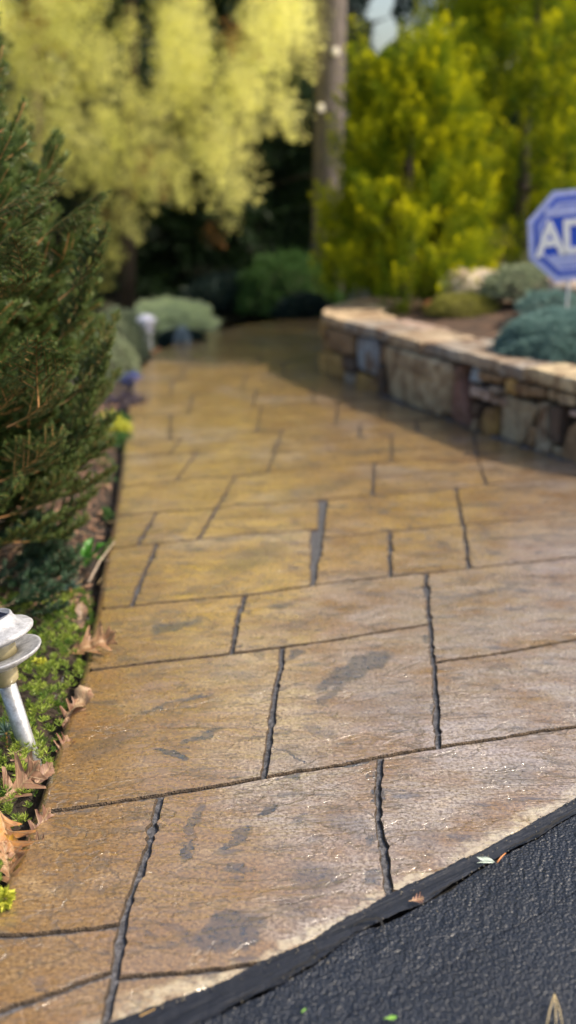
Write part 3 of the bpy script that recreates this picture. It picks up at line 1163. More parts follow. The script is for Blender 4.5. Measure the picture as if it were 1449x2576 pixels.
nx, ny = 90, 130
X0, X1, Y0, Y1 = .2, 6.5, 3.4, 16
V, idx, Fc = [], {}, []
for j in range(ny + 1):
    y = Y0 + (Y1 - Y0) * (j / ny) ** 1.35
    for i in range(nx + 1):
        x = X0 + (X1 - X0) * (i / nx) ** 1.25
        if inside(x, y, polyb):
            idx[i, j] = len(V)
            V.append((x, y, bed_z(x, y)))
for j in range(ny):
    for i in range(nx):
        q = [(i, j), (i + 1, j), (i + 1, j + 1), (i, j + 1)]
        if all(k in idx for k in q):
            Fc.append(tuple(idx[k] for k in q))
o = link('raised_bed_soil', mesh('raised_bed_soil', V, Fc), M_MULCH, None, True)
tag(o, kind='structure')

# left garden bed
V, Fc = [], []
ys = np.concatenate([np.linspace(2790, 900, 150)])
cols_t = [.02, .035, .06, .1, .16, .25, .4, .6, .9, 1.4, 2.2, 4]
for y in ys:
    p = Vector(gxy(Lx(y), y))
    for t in cols_t:
        z = -.045 + .035 * min(1, max(0, (t - .03)) / .12) + .012 * noise.noise(Vector((p.x * 14 - t * 14, p.y * 14, 0))) + .008 * noise.noise(Vector(((p.x - t) * 40, p.y * 40, 0)))
        V.append((p.x - t, p.y, z))
m = len(cols_t)
for i in range(len(ys) - 1):
    for k in range(m - 1):
        Fc.append((i * m + k, i * m + k + 1, (i + 1) * m + k + 1, (i + 1) * m + k))
me = mesh('garden_bed_soil', V, Fc)
bm = bmesh.new(); bm.from_mesh(me); bmesh.ops.recalc_face_normals(bm, faces=bm.faces); bm.to_mesh(me); bm.free()
tag(link('garden_bed_soil', me, M_SOIL, None, True), kind='structure')
# ------------------------------------------------------------------ bark and wood
def bark_material(name, ca, cb):
    t = NT(name)
    p = t.pos((9, 9, 2))
    a = t.noise(p, 6, 7, .65)
    c = t.mix(t.rng(a, .35, .65), ca, cb)
    t.set(Base_Color=c, Roughness=.85, Normal=t.bump(a, .03, 1))
    return t.m


M_BARK = bark_material('grey_brown_bark', (.12, .10, .09), (.28, .235, .21))
M_BARKD = bark_material('dark_bark', (.04, .03, .025), (.12, .09, .07))
M_TWIG = plain('spruce_twig', (.58, .29, .11), .7)
M_NEEDLE = leaf_mat('spruce_needles', (.02, .07, .028), (.17, .23, .06), .36, .42, None, .45)
M_NEEDLE_BLUE = leaf_mat('blue_spruce_needles', (.05, .10, .085), (.12, .19, .17), .15, .5, None, .4)


def trunk_obj(name, base, top, r0, r1, mat, parent, limbs=0, seed=0, bend=.05):
    rr = random.Random(seed)
    mb = MB()
    base, top = Vector(base), Vector(top)
    n = 9
    pts = [base.lerp(top, k / (n - 1)) + Vector((noise.noise(Vector((k * .6, seed, 0))), noise.noise(Vector((k * .6, seed, 9))), 0)) * bend for k in range(n)]
    pts[0] = base
    mb.add(*tube(pts, [r0 * 1.25] + [r0 + (r1 - r0) * k / (n - 1) for k in range(1, n)], 12))
    for i in range(limbs):
        t = .2 + .75 * rr.random()
        p = base.lerp(top, t)
        a = rr.random() * 2 * PI
        l = (top - base).length * (.22 + .2 * rr.random()) * (1.1 - t * .6)
        q = [p + Vector((math.cos(a) * l * k / 4, math.sin(a) * l * k / 4, l * .35 * k / 4 - .15 * l * (k / 4) ** 2)) for k in range(5)]
        r = r0 * (.35 - .2 * t)
        mb.add(*tube(q, [r * (1 - .18 * k) for k in range(5)], 6))
    return mb.build('trunk', mat, parent, True)


def unit(n):
    return nrm(rng.normal(size=(n, 3)))


# ------------------------------------------------------------------ tall yellow drooping tree on the left
def plumes(name, starts, dirs, lens, width, per, lsize, mat, parent, droop=0.0, tipcol=False, flat=.45, gap=None):
    """starts/dirs arrays (N,3); each plume is a tapering spray of small leaves about its axis"""
    N = len(starts)
    d = nrm(dirs)
    t = rng.random((N, per)) ** .85
    side = nrm(np.cross(d, rng.normal(size=(N, 3))))
    up = np.cross(d, side)
    prof = np.sin(np.clip(t * .9 + .1, 0, 1) * PI) ** .7
    a = rng.normal(size=(N, per)) * .42
    b = rng.normal(size=(N, per)) * .42 * flat
    L = np.asarray(lens)[:, None]
    W = (np.asarray(width) if np.ndim(width) else np.full(N, width))[:, None]
    c = starts[:, None, :] + d[:, None, :] * (t * L)[..., None] + side[:, None, :] * (a * prof * W)[..., None] + up[:, None, :] * (b * prof * W)[..., None]
    c[..., 2] -= droop * (t * L) ** 2
    ld = d[:, None, :] + side[:, None, :] * (a * 1.6)[..., None] + rng.normal(size=(N, per, 3)) * .38
    ld[..., 2] -= droop * .8
    tip = (.08 + .92 * t ** 1.4) * (.15 + .85 * rng.random((N, 1)) ** 1.1) if tipcol else None
    rnd = np.clip(rng.random((N, 1)) * .75 + rng.random((N, per)) * .35, 0, 1)
    if gap is not None:
        W = c.reshape(-1, 3) + np.asarray(gap)
        f = np.array(fwd); u = np.array(upv)
        q = W - np.array(CAMP)
        z = q @ f
        x_, y_ = CX + F * q[:, 0] / z, CY - F * (q @ u) / z
        keep = ~((np.abs(x_ - 958 + 9 * np.sin(y_ / 17)) < 34 * np.clip((150 - y_) / 50, 0, 1)) & (y_ < 150)) & ~(np.hypot(x_ - 868, y_ - 292) < 13)
        c = c.reshape(-1, 3)[keep][:, None, :]; ld = ld.reshape(-1, 3)[keep][:, None, :]
        rnd = rnd.reshape(-1)[keep]; N, per = len(c), 1
        if tip is not None: tip = tip.reshape(-1)[keep]
    M = N * per
    me = leaves(name, c.reshape(M, 3), ld.reshape(M, 3), lsize * (.7 + .6 * rng.random(M)), lsize * .36, rnd.reshape(M),
                tip.reshape(M) if tip is not None else None)
    return link(name, me, mat, parent)


ORIG = np.zeros(3)
M_YEL = leaf_mat('yellow_foliage', (1.0, .95, .42), (.90, .90, .28), .55, .6, None, .12)
yt = empty('weeping_tree', (AT(300, 900, 8.6).x, 8.6, -.05))
tag(yt, 'tall weeping tree with bright yellow-green foliage, left of the path', 'tree')
base = yt.location.copy()


def lower_y(px):   # lower outline of the yellow crown in display rows
    return float(np.interp(px, [-200, 60, 150, 240, 285, 330, 400, 480, 520, 560, 600, 625, 660, 700, 760, 790],
                           [430, 480, 540, 660, 690, 590, 520, 505, 520, 528, 500, 440, 330, 300, 270, 120]))


st, dr, ln = [], [], []
tries = 0
while len(st) < 1150:
    Y = 7.6 + 1.9 * rng.random()
    px = -260 + 1040 * rng.random()
    ylow = lower_y(px)
    zt = None
    py = ylow - 40 - rng.random() ** .8 * 1000
    p = AT(px, py, Y)
    # round-topped crown
    ax = (p.x - base.x) / 1.75
    if abs(ax) > 1.05 or p.z > 4.3 * (1 - .28 * ax * ax): continue
    # gaps
    g1 = noise.noise(Vector((px / 105, py / 135, 3.7)))
    if g1 + .35 * noise.noise(Vector((px / 45, py / 60, 8))) < -.24: continue
    l = .16 + .24 * rng.random()
    st.append(p); ln.append(l)
    out = np.array([ax * .35 + .16 * rng.normal(), -.18 + .16 * rng.normal(), -1])
    dr.append(out)
st = np.array([tuple(q) for q in st]); dr = np.array(dr); ln = np.array(ln)
rel = np.array(base)
plumes('crown', st - rel, dr, ln, .15, 135, .026, M_YEL, yt, 0, False, .8)
tk = trunk_obj('trunk', (0, .35, 0), (.25, .35, 3.6), .07, .03, M_BARKD, yt, 9, 4, .12)
# a few rusty inner sprigs
M_RUST = leaf_mat('rusty_foliage', (.42, .16, .05), (.30, .17, .07), .2, .7, None, .1)
sp = np.array([tuple(AT(x, y, 8.0)) for x, y in ((370, 360), (405, 420), (390, 390), (560, 40), (600, 60), (520, 560), (660, 80), (340, 430), (300, 520))])
plumes('dry_foliage', sp - rel, rng.normal(size=(len(sp), 3)) * .5 + np.array([0, 0, -1]), np.full(len(sp), .22), .10, 130, .022, M_RUST, yt, 0, False, .8)

# ------------------------------------------------------------------ golden upright conifers on the right
M_GOLD = leaf_mat('golden_foliage', (.025, .095, .010), (.07, .17, .012), .36, .55, (.86, .80, .012), .10)


def golden(name, px, Y, zb, zt, rad, label, n, seed, prof_pow=.75):
    base = AT(px, 800, Y)
    e = empty(name, (base.x, Y, zb))
    tag(e, label, 'tree', 'golden conifers behind the retaining wall')
    H = zt - zb
    # rising lobes, each a bunch of plumes; between them one looks into the dark inside
    nl = n // 13
    t = (np.arange(nl) + .5) / nl
    t = t ** 1.2 * .97 - .02
    a = np.arange(nl) * 2.39996 + rng.normal(size=nl) * .25 + seed
    r = rad * (np.clip(1 - t, 0, 1) ** prof_pow) * (.80 + .25 * rng.random(nl)) + .03
    r *= np.where(t < .12, .9 + t * .8, 1)
    LC = np.stack([np.cos(a) * r * .86, np.sin(a) * r * .86, t * H], 1)
    LD = nrm(np.stack([np.cos(a) * .30, np.sin(a) * .30, np.full(nl, 1.0)], 1) + rng.normal(size=(nl, 3)) * .12)
    ls = rad * (.34 + .2 * rng.random(nl)) * (1 - .35 * t)
    k = 17
    uu = nrm(rng.normal(size=(nl, k, 3)))
    ax = (rng.random((nl, k, 1)) - .3)
    c = LC[:, None] + uu * (ls * .30)[:, None, None] + LD[:, None] * ax * (ls * 1.1)[:, None, None]
    d = LD[:, None] + uu * .45 + rng.normal(size=(nl, k, 3)) * .15
    c, d = c.reshape(-1, 3), d.reshape(-1, 3)
    n = len(c)
    plumes('crown', c, d, .13 + .13 * rng.random(n), .085, 110, .022, M_GOLD, e, 0, True, .4, (base.x, Y, zb))
    trunk_obj('trunk', (0, 0, -.1), (0, 0, H * .8), .06, .015, M_BARKD, e, 10, seed)
    return e


golden('golden_conifer', 1015, 6.6, .30, 1.66, .48, 'smaller golden conifer left of the other, standing right of the grey trunk', 800, 2, .5)
golden('golden_conifer', 1295, 7.45, .40, 2.55, .88, 'largest golden conifer, behind the blue octagonal sign', 1500, 5, .5)

# ------------------------------------------------------------------ dark evergreens, woods behind
M_DARK = leaf_mat('dark_foliage', (.012, .030, .014), (.035, .070, .028), .2, .5, None, .25)
M_DARKB = leaf_mat('dark_blue_foliage', (.012, .026, .024), (.028, .055, .05), .15, .5, None, .25)


def evergreen(px, Y, H, rad, label, n=650, mat=None, zb=-.05, seed=1, group='dark evergreens at the back', skip=None):
    b = AT(px, 800, Y)
    e = empty('evergreen_tree', (b.x, Y, zb))
    tag(e, label, 'tree', group)
    t = rng.random(n)
    a = rng.random(n) * 2 * PI
    r = rad * (1 - t) ** .6 * (.75 + .3 * np.sin(t * 30 + a * 2 + seed)) * (.6 + .4 * rng.random(n))
    c = np.stack([np.cos(a) * r, np.sin(a) * r, .05 + t * H * .97], 1)
    ok = np.array([not (925 < PX((b.x + q[0], Y + q[1], zb + q[2]))[0] < 990 and PX((b.x + q[0], Y + q[1], zb + q[2]))[1] < 130) for q in c])
    t, a, r, c = t[ok], a[ok], r[ok], c[ok]
    n = len(c)
    d = np.stack([np.cos(a), np.sin(a), -.25 + .5 * rng.random(n)], 1) + rng.normal(size=(n, 3)) * .2
    plumes('crown', c, d, .30 + .25 * rng.random(n), .26, 75, .055, mat or M_DARK, e, .25, False, .4, (b.x, Y, zb))
    trunk_obj('trunk', (0, 0, -.1), (0, 0, H * .9), .10, .02, M_BARKD, e, 8, seed)
    return e


evergreen(640, 10.6, 3.3, 1.05, 'dark evergreen just left of the tall grey trunk', 900, seed=1)
evergreen(430, 10.9, 4.2, 1.3, 'dark evergreen behind the yellow weeping tree', 900, seed=2)
evergreen(150, 10.2, 4.3, 1.4, 'dark evergreen at the far left behind the yellow tree', 900, seed=3)
evergreen(880, 11.2, 2.8, .9, 'dark evergreen between the grey trunk and the golden conifers', 850, M_DARKB, seed=4)
evergreen(1290, 10.4, 3.2, 1.0, 'dark evergreen behind the golden conifers', 900, seed=5)
evergreen(1560, 9.6, 3.3, 1.2, 'dark evergreen at the right edge behind the largest golden conifer', 900, seed=6)
evergreen(-340, 7.2, 4.2, .95, 'dark evergreen at the left edge behind the spruce', 800, seed=7)
# woods beyond
N = 2600
px = -900 + 3300 * rng.random(N)
Yw = 13 + 4 * rng.random(N)
pts, ds = [], []
for i in range(N):
    z = 5.2 * rng.random() * (1 + .25 * math.sin(px[i] / 130))
    p = AT(px[i], 800, Yw[i])
    q = PX((p.x, Yw[i], z))
    if 930 < q[0] < 985 and q[1] < 120: continue
    pts.append((p.x, Yw[i], z)); ds.append((rng.normal() * .6, -.6, .3 * rng.normal()))
wo = plumes('woods', np.array(pts), np.array(ds), .5 + .5 * rng.random(len(pts)), .55, 55, .12, M_DARK, None, .1, False, .7, (0, 0, 0))
tag(wo, 'dark mass of woodland beyond the garden', 'woods', kind='stuff')

# grey trunk
b = AT(820, 800, 8.9)
tt = empty('tall_tree', (b.x, 8.9, -.05))
tag(tt, 'tall bare grey-brown tree trunk rising between the yellow tree and the golden conifers', 'tree')
trunk_obj('trunk', (0, 0, 0), (.03, 0, 5.2), .125, .10, M_BARK, tt, 0, 8, .03)
for px, py in ((845, 130), (808, 272)):  # pale discs added to stand in for blurred spots of light on the trunk
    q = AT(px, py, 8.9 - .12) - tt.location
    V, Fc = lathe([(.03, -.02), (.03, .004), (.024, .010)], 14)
    o = MB().add(V, Fc).build('pale_glint_disc', plain('pale_glint', (.80, .74, .62), .6), tt)
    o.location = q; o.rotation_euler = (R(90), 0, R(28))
mb = MB()
for a, z, l in ((2.6, 3.0, 1.3), (.5, 3.4, 1.2), (4.0, 3.9, 1.2), (1.4, 4.4, 1.0)):
    q = [Vector((math.cos(a) * l * k / 4, math.sin(a) * l * k / 4, z + .4 * l * k / 4)) for k in range(5)]
    mb.add(*tube(q, [.045 - .008 * k for k in range(5)], 6))
mb.build('limb', M_BARK, tt, True)
# slim pinkish trunk at the upper left with rusty leaves
b = AT(80, 800, 8.9)
t2 = empty('slim_tree', (AT(78, 100, 8.9).x, 8.9, -.05))
tag(t2, 'slim pinkish trunk with a tuft of orange leaves at the upper left', 'tree')
trunk_obj('trunk', (0, 0, 0), (.0, 0, 1.95), .06, .04, bark_material('pink_bark', (.24, .17, .14), (.42, .32, .28)), t2, 0, 3, .02)
n = 30
plumes('crown', np.array([[0, 0, 2.02]]) + rng.normal(size=(n, 3)) * np.array([.09, .08, .09]), unit(n), np.full(n, .12), .07, 60, .03, M_RUST, t2, 0, False, .8)

# ------------------------------------------------------------------ low rounded shrubs
def dome(name, px, py, Y, zb, rx, ry, h, label, cat, mat, n, ls, group=None, out=.35, stem=True, rough=.16, fuzz=.05):
    p = AT(px, py, Y)
    e = empty(name, (p.x, Y, zb))
    tag(e, label, cat, group)
    u = unit(n)
    u[:, 2] = np.abs(u[:, 2])
    k = np.array([1 + rough * noise.noise(Vector((a * 3.1, b * 3.1, c * 3.1 + px))) + .5 * rough * noise.noise(Vector((a * 8, b * 8, c * 8 + px))) for a, b, c in u])
    dep = 1 - fuzz * 4 * rng.random(n) ** 2.2 + np.where(rng.random(n) < .05, .10 * rng.random(n), 0)
    c = u * (k * dep)[:, None] * np.array([rx, ry, h])
    d = u * out + rng.normal(size=(n, 3)) * .55 + np.array([0, 0, .25])
    me = leaves('foliage', c, d, ls * (.7 + .6 * rng.random(n)), ls * .3)
    link('foliage', me, mat, e)
    # woody interior so that nothing shows through
    bm = bmesh.new()
    bmesh.ops.create_icosphere(bm, subdivisions=3, radius=1)
    for v in bm.verts:
        v.co = Vector((v.co.x * rx * .84, v.co.y * ry * .84, max(-.05, v.co.z) * h * .84))
    me = bpy.data.meshes.new('stem_mass'); bm.to_mesh(me); bm.free()
    link('stems', me, M_BARKD, e)
    return e


M_GRN = leaf_mat('green_shrub', (.05, .12, .035), (.09, .18, .05), .25, .5, None, .2)
M_SILV = leaf_mat('silver_green', (.66, .76, .46), (.82, .88, .60), .25, .6, None, .15)
M_SILV2 = leaf_mat('grey_green', (.20, .25, .15), (.34, .38, .24), .25, .6, None, .15)
M_BLUSH = leaf_mat('blue_green_cushion', (.13, .24, .215), (.22, .34, .31), .15, .6, None, .2)
M_LIME = leaf_mat('lime_sedum', (.42, .46, .05), (.62, .60, .10), .3, .5, None, .2)
M_OLIVE = leaf_mat('olive_cover', (.18, .20, .03), (.42, .38, .10), .3, .5, None, .2)
dome('round_shrub', 724, 715, 8.7, -.03, .40, .38, .42, 'round clipped green shrub at the far end of the path', 'shrub', M_GRN, 26000, .028, rough=.22)
dome('dark_shrub', 590, 770, 8.9, -.03, .42, .3, .25, 'low dark shrub left of the round clipped shrub', 'shrub', M_DARKB, 9000, .05, 'low dark shrubs at the end of the path')
dome('dark_shrub', 770, 790, 8.3, -.03, .22, .2, .16, 'low dark bluish shrub in front of the round clipped shrub', 'shrub', M_DARKB, 6000, .04, 'low dark shrubs at the end of the path')
dome('silver_shrub', 432, 790, 7.55, -.02, .30, .25, .20, 'pale mint-green mounded plant behind the far path light', 'shrub', M_SILV, 22000, .022, rough=.3, fuzz=.09)
dome('silver_shrub', 300, 800, 6.6, -.03, .20, .18, .27, 'grey-green mounded plant left of the far path light', 'shrub', M_SILV2, 12000, .022)
dome('grey_shrub', 250, 800, 5.9, -.03, .20, .18, .24, 'grey-green plant partly behind the spruce', 'shrub', M_SILV2, 12000, .02)
dome('dark_plant', 455, 840, 7.05, -.04, .16, .10, .09, 'low dark blue-green plant beside the far path light', 'plant', M_DARKB, 5000, .03)
dome('pale_plant', 457, 800, 6.95, -.02, .045, .04, .11, 'small pale blue plant right of the far path light', 'plant', leaf_mat('pale_blue_leaf', (.3, .4, .45), (.5, .58, .62), .2, .6), 1500, .02)
dome('blue_flowers', 330, 885, 5.75, -.03, .05, .05, .05, 'clump of blue-violet flowers by the left edge of the path', 'flowers', leaf_mat('blue_petals', (.05, .07, .26), (.20, .26, .62), .2, .6), 700, .018, rough=.6, fuzz=.22)
dome('dark_plant', 320, 930, 5.15, -.04, .10, .09, .07, 'low dark purple-leaved plant by the left edge of the path', 'plant', leaf_mat('purple_leaf', (.03, .02, .04), (.10, .08, .12), .2, .5), 1200, .022, rough=.6, fuzz=.22)
for x, y, Y, h, lab in ((292, 985, 4.75, .07, 'small green weeds beside the tip of the spruce branch'), (297, 1010, 4.45, .05, 'low green weeds at the path edge above the lime sedum')):
    dome('weeds', x, y, Y, -.045, .07, .08, h, lab, 'weeds', M_GRN, 1800, .018)

# on the raised bed
cz = WH + .05
dome('cushion_plant', 1432, 850, 4.70, cz - .04, .33, .26, .215, 'blue-green cushion plant spreading over the wall top under the sign', 'plant', M_BLUSH, 70000, .013, rough=.10, fuzz=.035)
dome('low_cover', 1165, 775, 5.95, .31, .20, .16, .10, 'yellow-green low plant in front of the pale boulder', 'plant', M_OLIVE, 7000, .018)
dome('grey_plant', 1315, 720, 6.0, .40, .22, .2, .15, 'grey-green feathery plant beside the sign, behind the cushion plant', 'plant', M_SILV2, 6000, .03, rough=.3, fuzz=.2)
dome('grey_plant', 1400, 760, 5.5, .38, .20, .15, .09, 'small grey-green plant under the sign', 'plant', M_BLUSH, 5000, .025, rough=.3, fuzz=.2)
dome('yellow_plant', 1365, 690, 6.6, .45, .14, .12, .16, 'pale yellow-green plant just left of the sign', 'plant', leaf_mat('pale_yellow_leaf', (.30, .32, .10), (.45, .42, .2), .25, .6), 4000, .03, rough=.3, fuzz=.2)


def boulder(px, py, Y, z, size, seed, col, label, rot=0):
    p = AT(px, py, Y)
    o = rock('boulder', size, seed, M_STONE, None, 4, .22)
    o.location = (p.x, Y, z); o.rotation_euler = (0, 0, rot)
    o.color = (*col, 1)
    tag(o, label, 'rock')


boulder(1185, 722, 6.25, .40, (.19, .13, .115), 3, (.80, .68, .52), 'pale tan boulder on the raised bed behind the wall')
boulder(1405, 745, 5.9, .40, (.16, .12, .10), 5, (.42, .36, .31), 'grey-pink rock below the sign')
boulder(1335, 742, 5.7, .39, (.05, .05, .04), 6, (.55, .38, .28), 'small peach-coloured rock left of the sign post')
boulder(905, 750, 6.9, .16, (.085, .06, .19), 8, (.30, .36, .42), 'pale blue-grey upright stone behind the far end of the wall')

# ------------------------------------------------------------------ leaves: oak leaf builder
OAK = [(0, .015), (.06, .05), (.13, .12), (.20, .34), (.24, .30), (.27, .10), (.34, .12), (.43, .50), (.48, .47), (.50, .13), (.58, .12), (.68, .44), (.72, .38),
       (.74, .11), (.80, .12), (.87, .26), (.90, .10), (1.0, .01)]
OVAL = [(0, .02), (.1, .10), (.2, .20), (.27, .19), (.35, .30), (.42, .27), (.5, .34), (.58, .29), (.66, .31), (.74, .22), (.82, .21), (.9, .12), (1, .01)]


def leaf_mesh(name, L, W, prof, curl, bend, twist, seed):
    V, Fc = [], []
    K = (-1, -.72, -.4, -.12, 0, .12, .4, .72, 1)
    for t, w in prof:
        for k in K:
            sgn = 1 if k >= 0 else -1
            ww = w * W * (1 + .25 * noise.noise(Vector((t * 5, sgn * 3, seed))))
            x = t * L + abs(k) * ww * (.35 if w > .2 else .1)
            y = k * ww * 1.0
            yy = abs(y) / W
            z = curl * W * (yy ** 1.5) * 1.6 + bend * L * ((t - .5) ** 2) * 2 + .16 * W * noise.noise(Vector((x * 42, y * 42, seed * 2.3))) + (.004 * W if k == 0 else 0)
            z += twist * y * (t - .5) - (.03 * W if k == 0 else 0)
            z += .035 * W * abs(math.sin((t * 1.0 - abs(y) / L * .8) * 22))
            V.append((x - L / 2, y, z))
    n = len(K)
    for i in range(len(prof) - 1):
        for k in range(n - 1):
            Fc.append((i * n + k, (i + 1) * n + k, (i + 1) * n + k + 1, i * n + k + 1))
    o0 = len(V)
    tv, tf = tube([(-L / 2 - L * .2, .01 * L, bend * L * .6), (-L / 2 - L * .08, 0, bend * L * .55), (-L / 2 + L * .02, 0, bend * L * .5)], [.0011, .001, .001], 5)
    V += tv
    Fc += [tuple(i + o0 for i in f) for f in tf]
    return mesh(name, V, Fc)


def dry_leaf_material():
    t = NT('dry_leaf')
    oi = t.n('ObjectInfo')
    p = t.pos(obj=True)
    a = t.noise(p, 45, 5, .6)
    sep = t.n('SeparateXYZ')
    t.t.links.new(p, sep.inputs[0])
    ay = t.math('ABSOLUTE', sep.outputs[1])
    vein = t.math('SINE', t.math('MULTIPLY', t.math('SUBTRACT', sep.outputs[0], t.math('MULTIPLY', ay, .9)), 480))
    vm = t.rng(vein, .86, .98)
    mid = t.rng(ay, .0022, .0008)
    c = t.mix(t.rng(a, .4, .7), oi.outputs['Color'], (.22, .11, .06))
    c = t.mix(t.math('MULTIPLY', t.math('MAXIMUM', vm, mid), .55), c, (.45, .32, .18))
    t.set(Base_Color=c, Roughness=.5, Normal=t.bump(t.math('ADD', a, t.math('MULTIPLY', vm, .4)), .002, .8))
    tr = t.n('BsdfTranslucent'); t.put(tr.inputs[0], c)
    mx = t.n('MixShader'); mx.inputs[0].default_value = .22
    t.t.links.new(t.b.outputs[0], mx.inputs[1]); t.t.links.new(tr.outputs[0], mx.inputs[2]); t.t.links.new(mx.outputs[0], t.out.inputs[0])
    return t.m


M_DRY = dry_leaf_material()


def dry(px, py, L, W, prof, az, tilt, roll, col, label, z=0.0, curl=.35, bend=.15, seed=1, group='fallen leaves at the path edge', face=24):
    p = G(px, py, z)
    o = link('fallen_leaf', leaf_mesh('fallen_leaf', L, W, prof, curl * .8, bend, 1.6, seed), M_DRY, None, True)
    o.location = p
    o.rotation_euler = (Matrix.Rotation(R(face), 3, 'X') @ Matrix.Rotation(R(az), 3, 'Z') @ Matrix.Rotation(R(tilt * .35), 3, 'Y') @ Matrix.Rotation(R(roll * .35), 3, 'X')).to_euler()
    o.color = (col[0] * .78, col[1] * .8, col[2] * .8, 1)
    tag(o, label, 'leaf', group)
    return o


LB = (.42, .25, .15)
dry(232, 1624, .125, .095, OAK, 25, -16, 14, (.44, .24, .11), 'large lobed brown oak leaf lying half on the path, upper edge', .022, .30, .12, 1)
dry(200, 1772, .085, .075, OVAL, 62, -8, -38, (.58, .40, .24), 'pale tan wavy leaf propped against the path edge', .012, .35, .1, 2)
dry(178, 1800, .08, .06, OAK, 75, -20, 55, (.24, .11, .06), 'dark red-brown leaf tucked behind the pale tan leaf', -.004, .5, .2, 3)
dry(205, 1545, .07, .05, OVAL, 95, -35, 40, (.24, .17, .13), 'dull grey-brown leaf standing on edge above the large oak leaf', .012, .5, .2, 4)
dry(190, 1575, .05, .04, OVAL, 20, 0, 15, (.42, .28, .22), 'small pinkish leaf left of the grey-brown standing leaf', .012, .3, .2, 5)
dry(192, 1535, .03, .022, OVAL, 70, -20, 10, (.78, .42, .06), 'tiny bright orange-yellow leaf among the green rosettes', .016, .3, .2, 6)
dry(110, 1950, .055, .045, OVAL, 60, -15, 35, (.45, .27, .20), 'shiny brown leaf lying at the dark soil gap beside the moss', .006, .4, .2, 7)
dry(40, 1985, .12, .09, OAK, 48, -12, 20, (.42, .24, .15), 'twisted brown oak leaf on the moss below the lamp stake', .022, .5, .25, 8)
dry(24, 2112, .10, .085, OAK, -62, 5, -12, (.62, .28, .08), 'large orange-brown oak leaf at the left edge of the picture', .022, .25, .2, 9)
dry(8, 2128, .05, .05, OVAL, 20, 0, 5, (.85, .48, .05), 'yellow-orange leaf under the large orange-brown oak leaf', .014, .2, .1, 10)
dry(98, 2085, .08, .05, OAK, 70, -10, 40, (.22, .11, .08), 'dark brown leaf lying against the slab edge', -.006, .5, .2, 11)
dry(20, 2178, .08, .06, OAK, 110, -15, 10, (.42, .22, .10), 'brown leaf below the large orange-brown oak leaf', .002, .4, .2, 12)
dry(82, 2140, .06, .05, OAK, 30, -5, 20, (.30, .17, .12), 'dull brown leaf in the dark gap by the slab corner', -.014, .4, .2, 13)
dry(55, 1905, .06, .05, OAK, 150, -5, 20, (.36, .22, .15), 'brown crumpled leaf at the foot of the near lamp stake', .008, .5, .3, 14)
dry(160, 1880, .05, .045, OAK, 80, -5, 20, (.28, .13, .08), 'small red-brown leaf at the slab edge below the pale tan leaf', -.006, .5, .3, 15)
dry(1050, 2264, .022, .02, OAK, 15, 0, 10, (.50, .26, .18), 'small curled red-brown leaf fragment lying on the sealer band', .006, .5, .3, 16, None)
dry(62, 1622, .05, .03, OVAL, 30, -5, 10, (.36, .24, .17), 'brown leaf scrap on the moss just right of the lamp cap', .016, .4, .3, 17)
dry(225, 1512, .04, .03, OAK, 120, -5, 30, (.26, .14, .10), 'small dark leaf in the gap above the standing leaf', -.01, .5, .3, 18)
M_FRESH = leaf_mat('fresh_leaf', (.16, .36, .06), (.22, .42, .08), .2, .4)


def small_leaf(px, py, L, W, az, label, z=.002):
    me = leaf_mesh('green_leaf', L, W, OVAL, .15, .08, 0, 3)
    for nm in ('rnd',):
        a = me.attributes.new(nm, 'FLOAT', 'POINT')
        a.data.foreach_set('value', np.full(len(me.vertices), .5, np.float32))
    o = link('green_leaf', me, M_FRESH, None, True)
    o.location = G(px, py, z); o.rotation_euler = (0, 0, R(az))
    tag(o, label, 'leaf')


small_leaf(985, 2560, .016, .013, 15, 'tiny green leaf lying on the asphalt, the larger one')
small_leaf(765, 2541, .009, .006, 55, 'tiny green leaf on the asphalt, the smaller one')

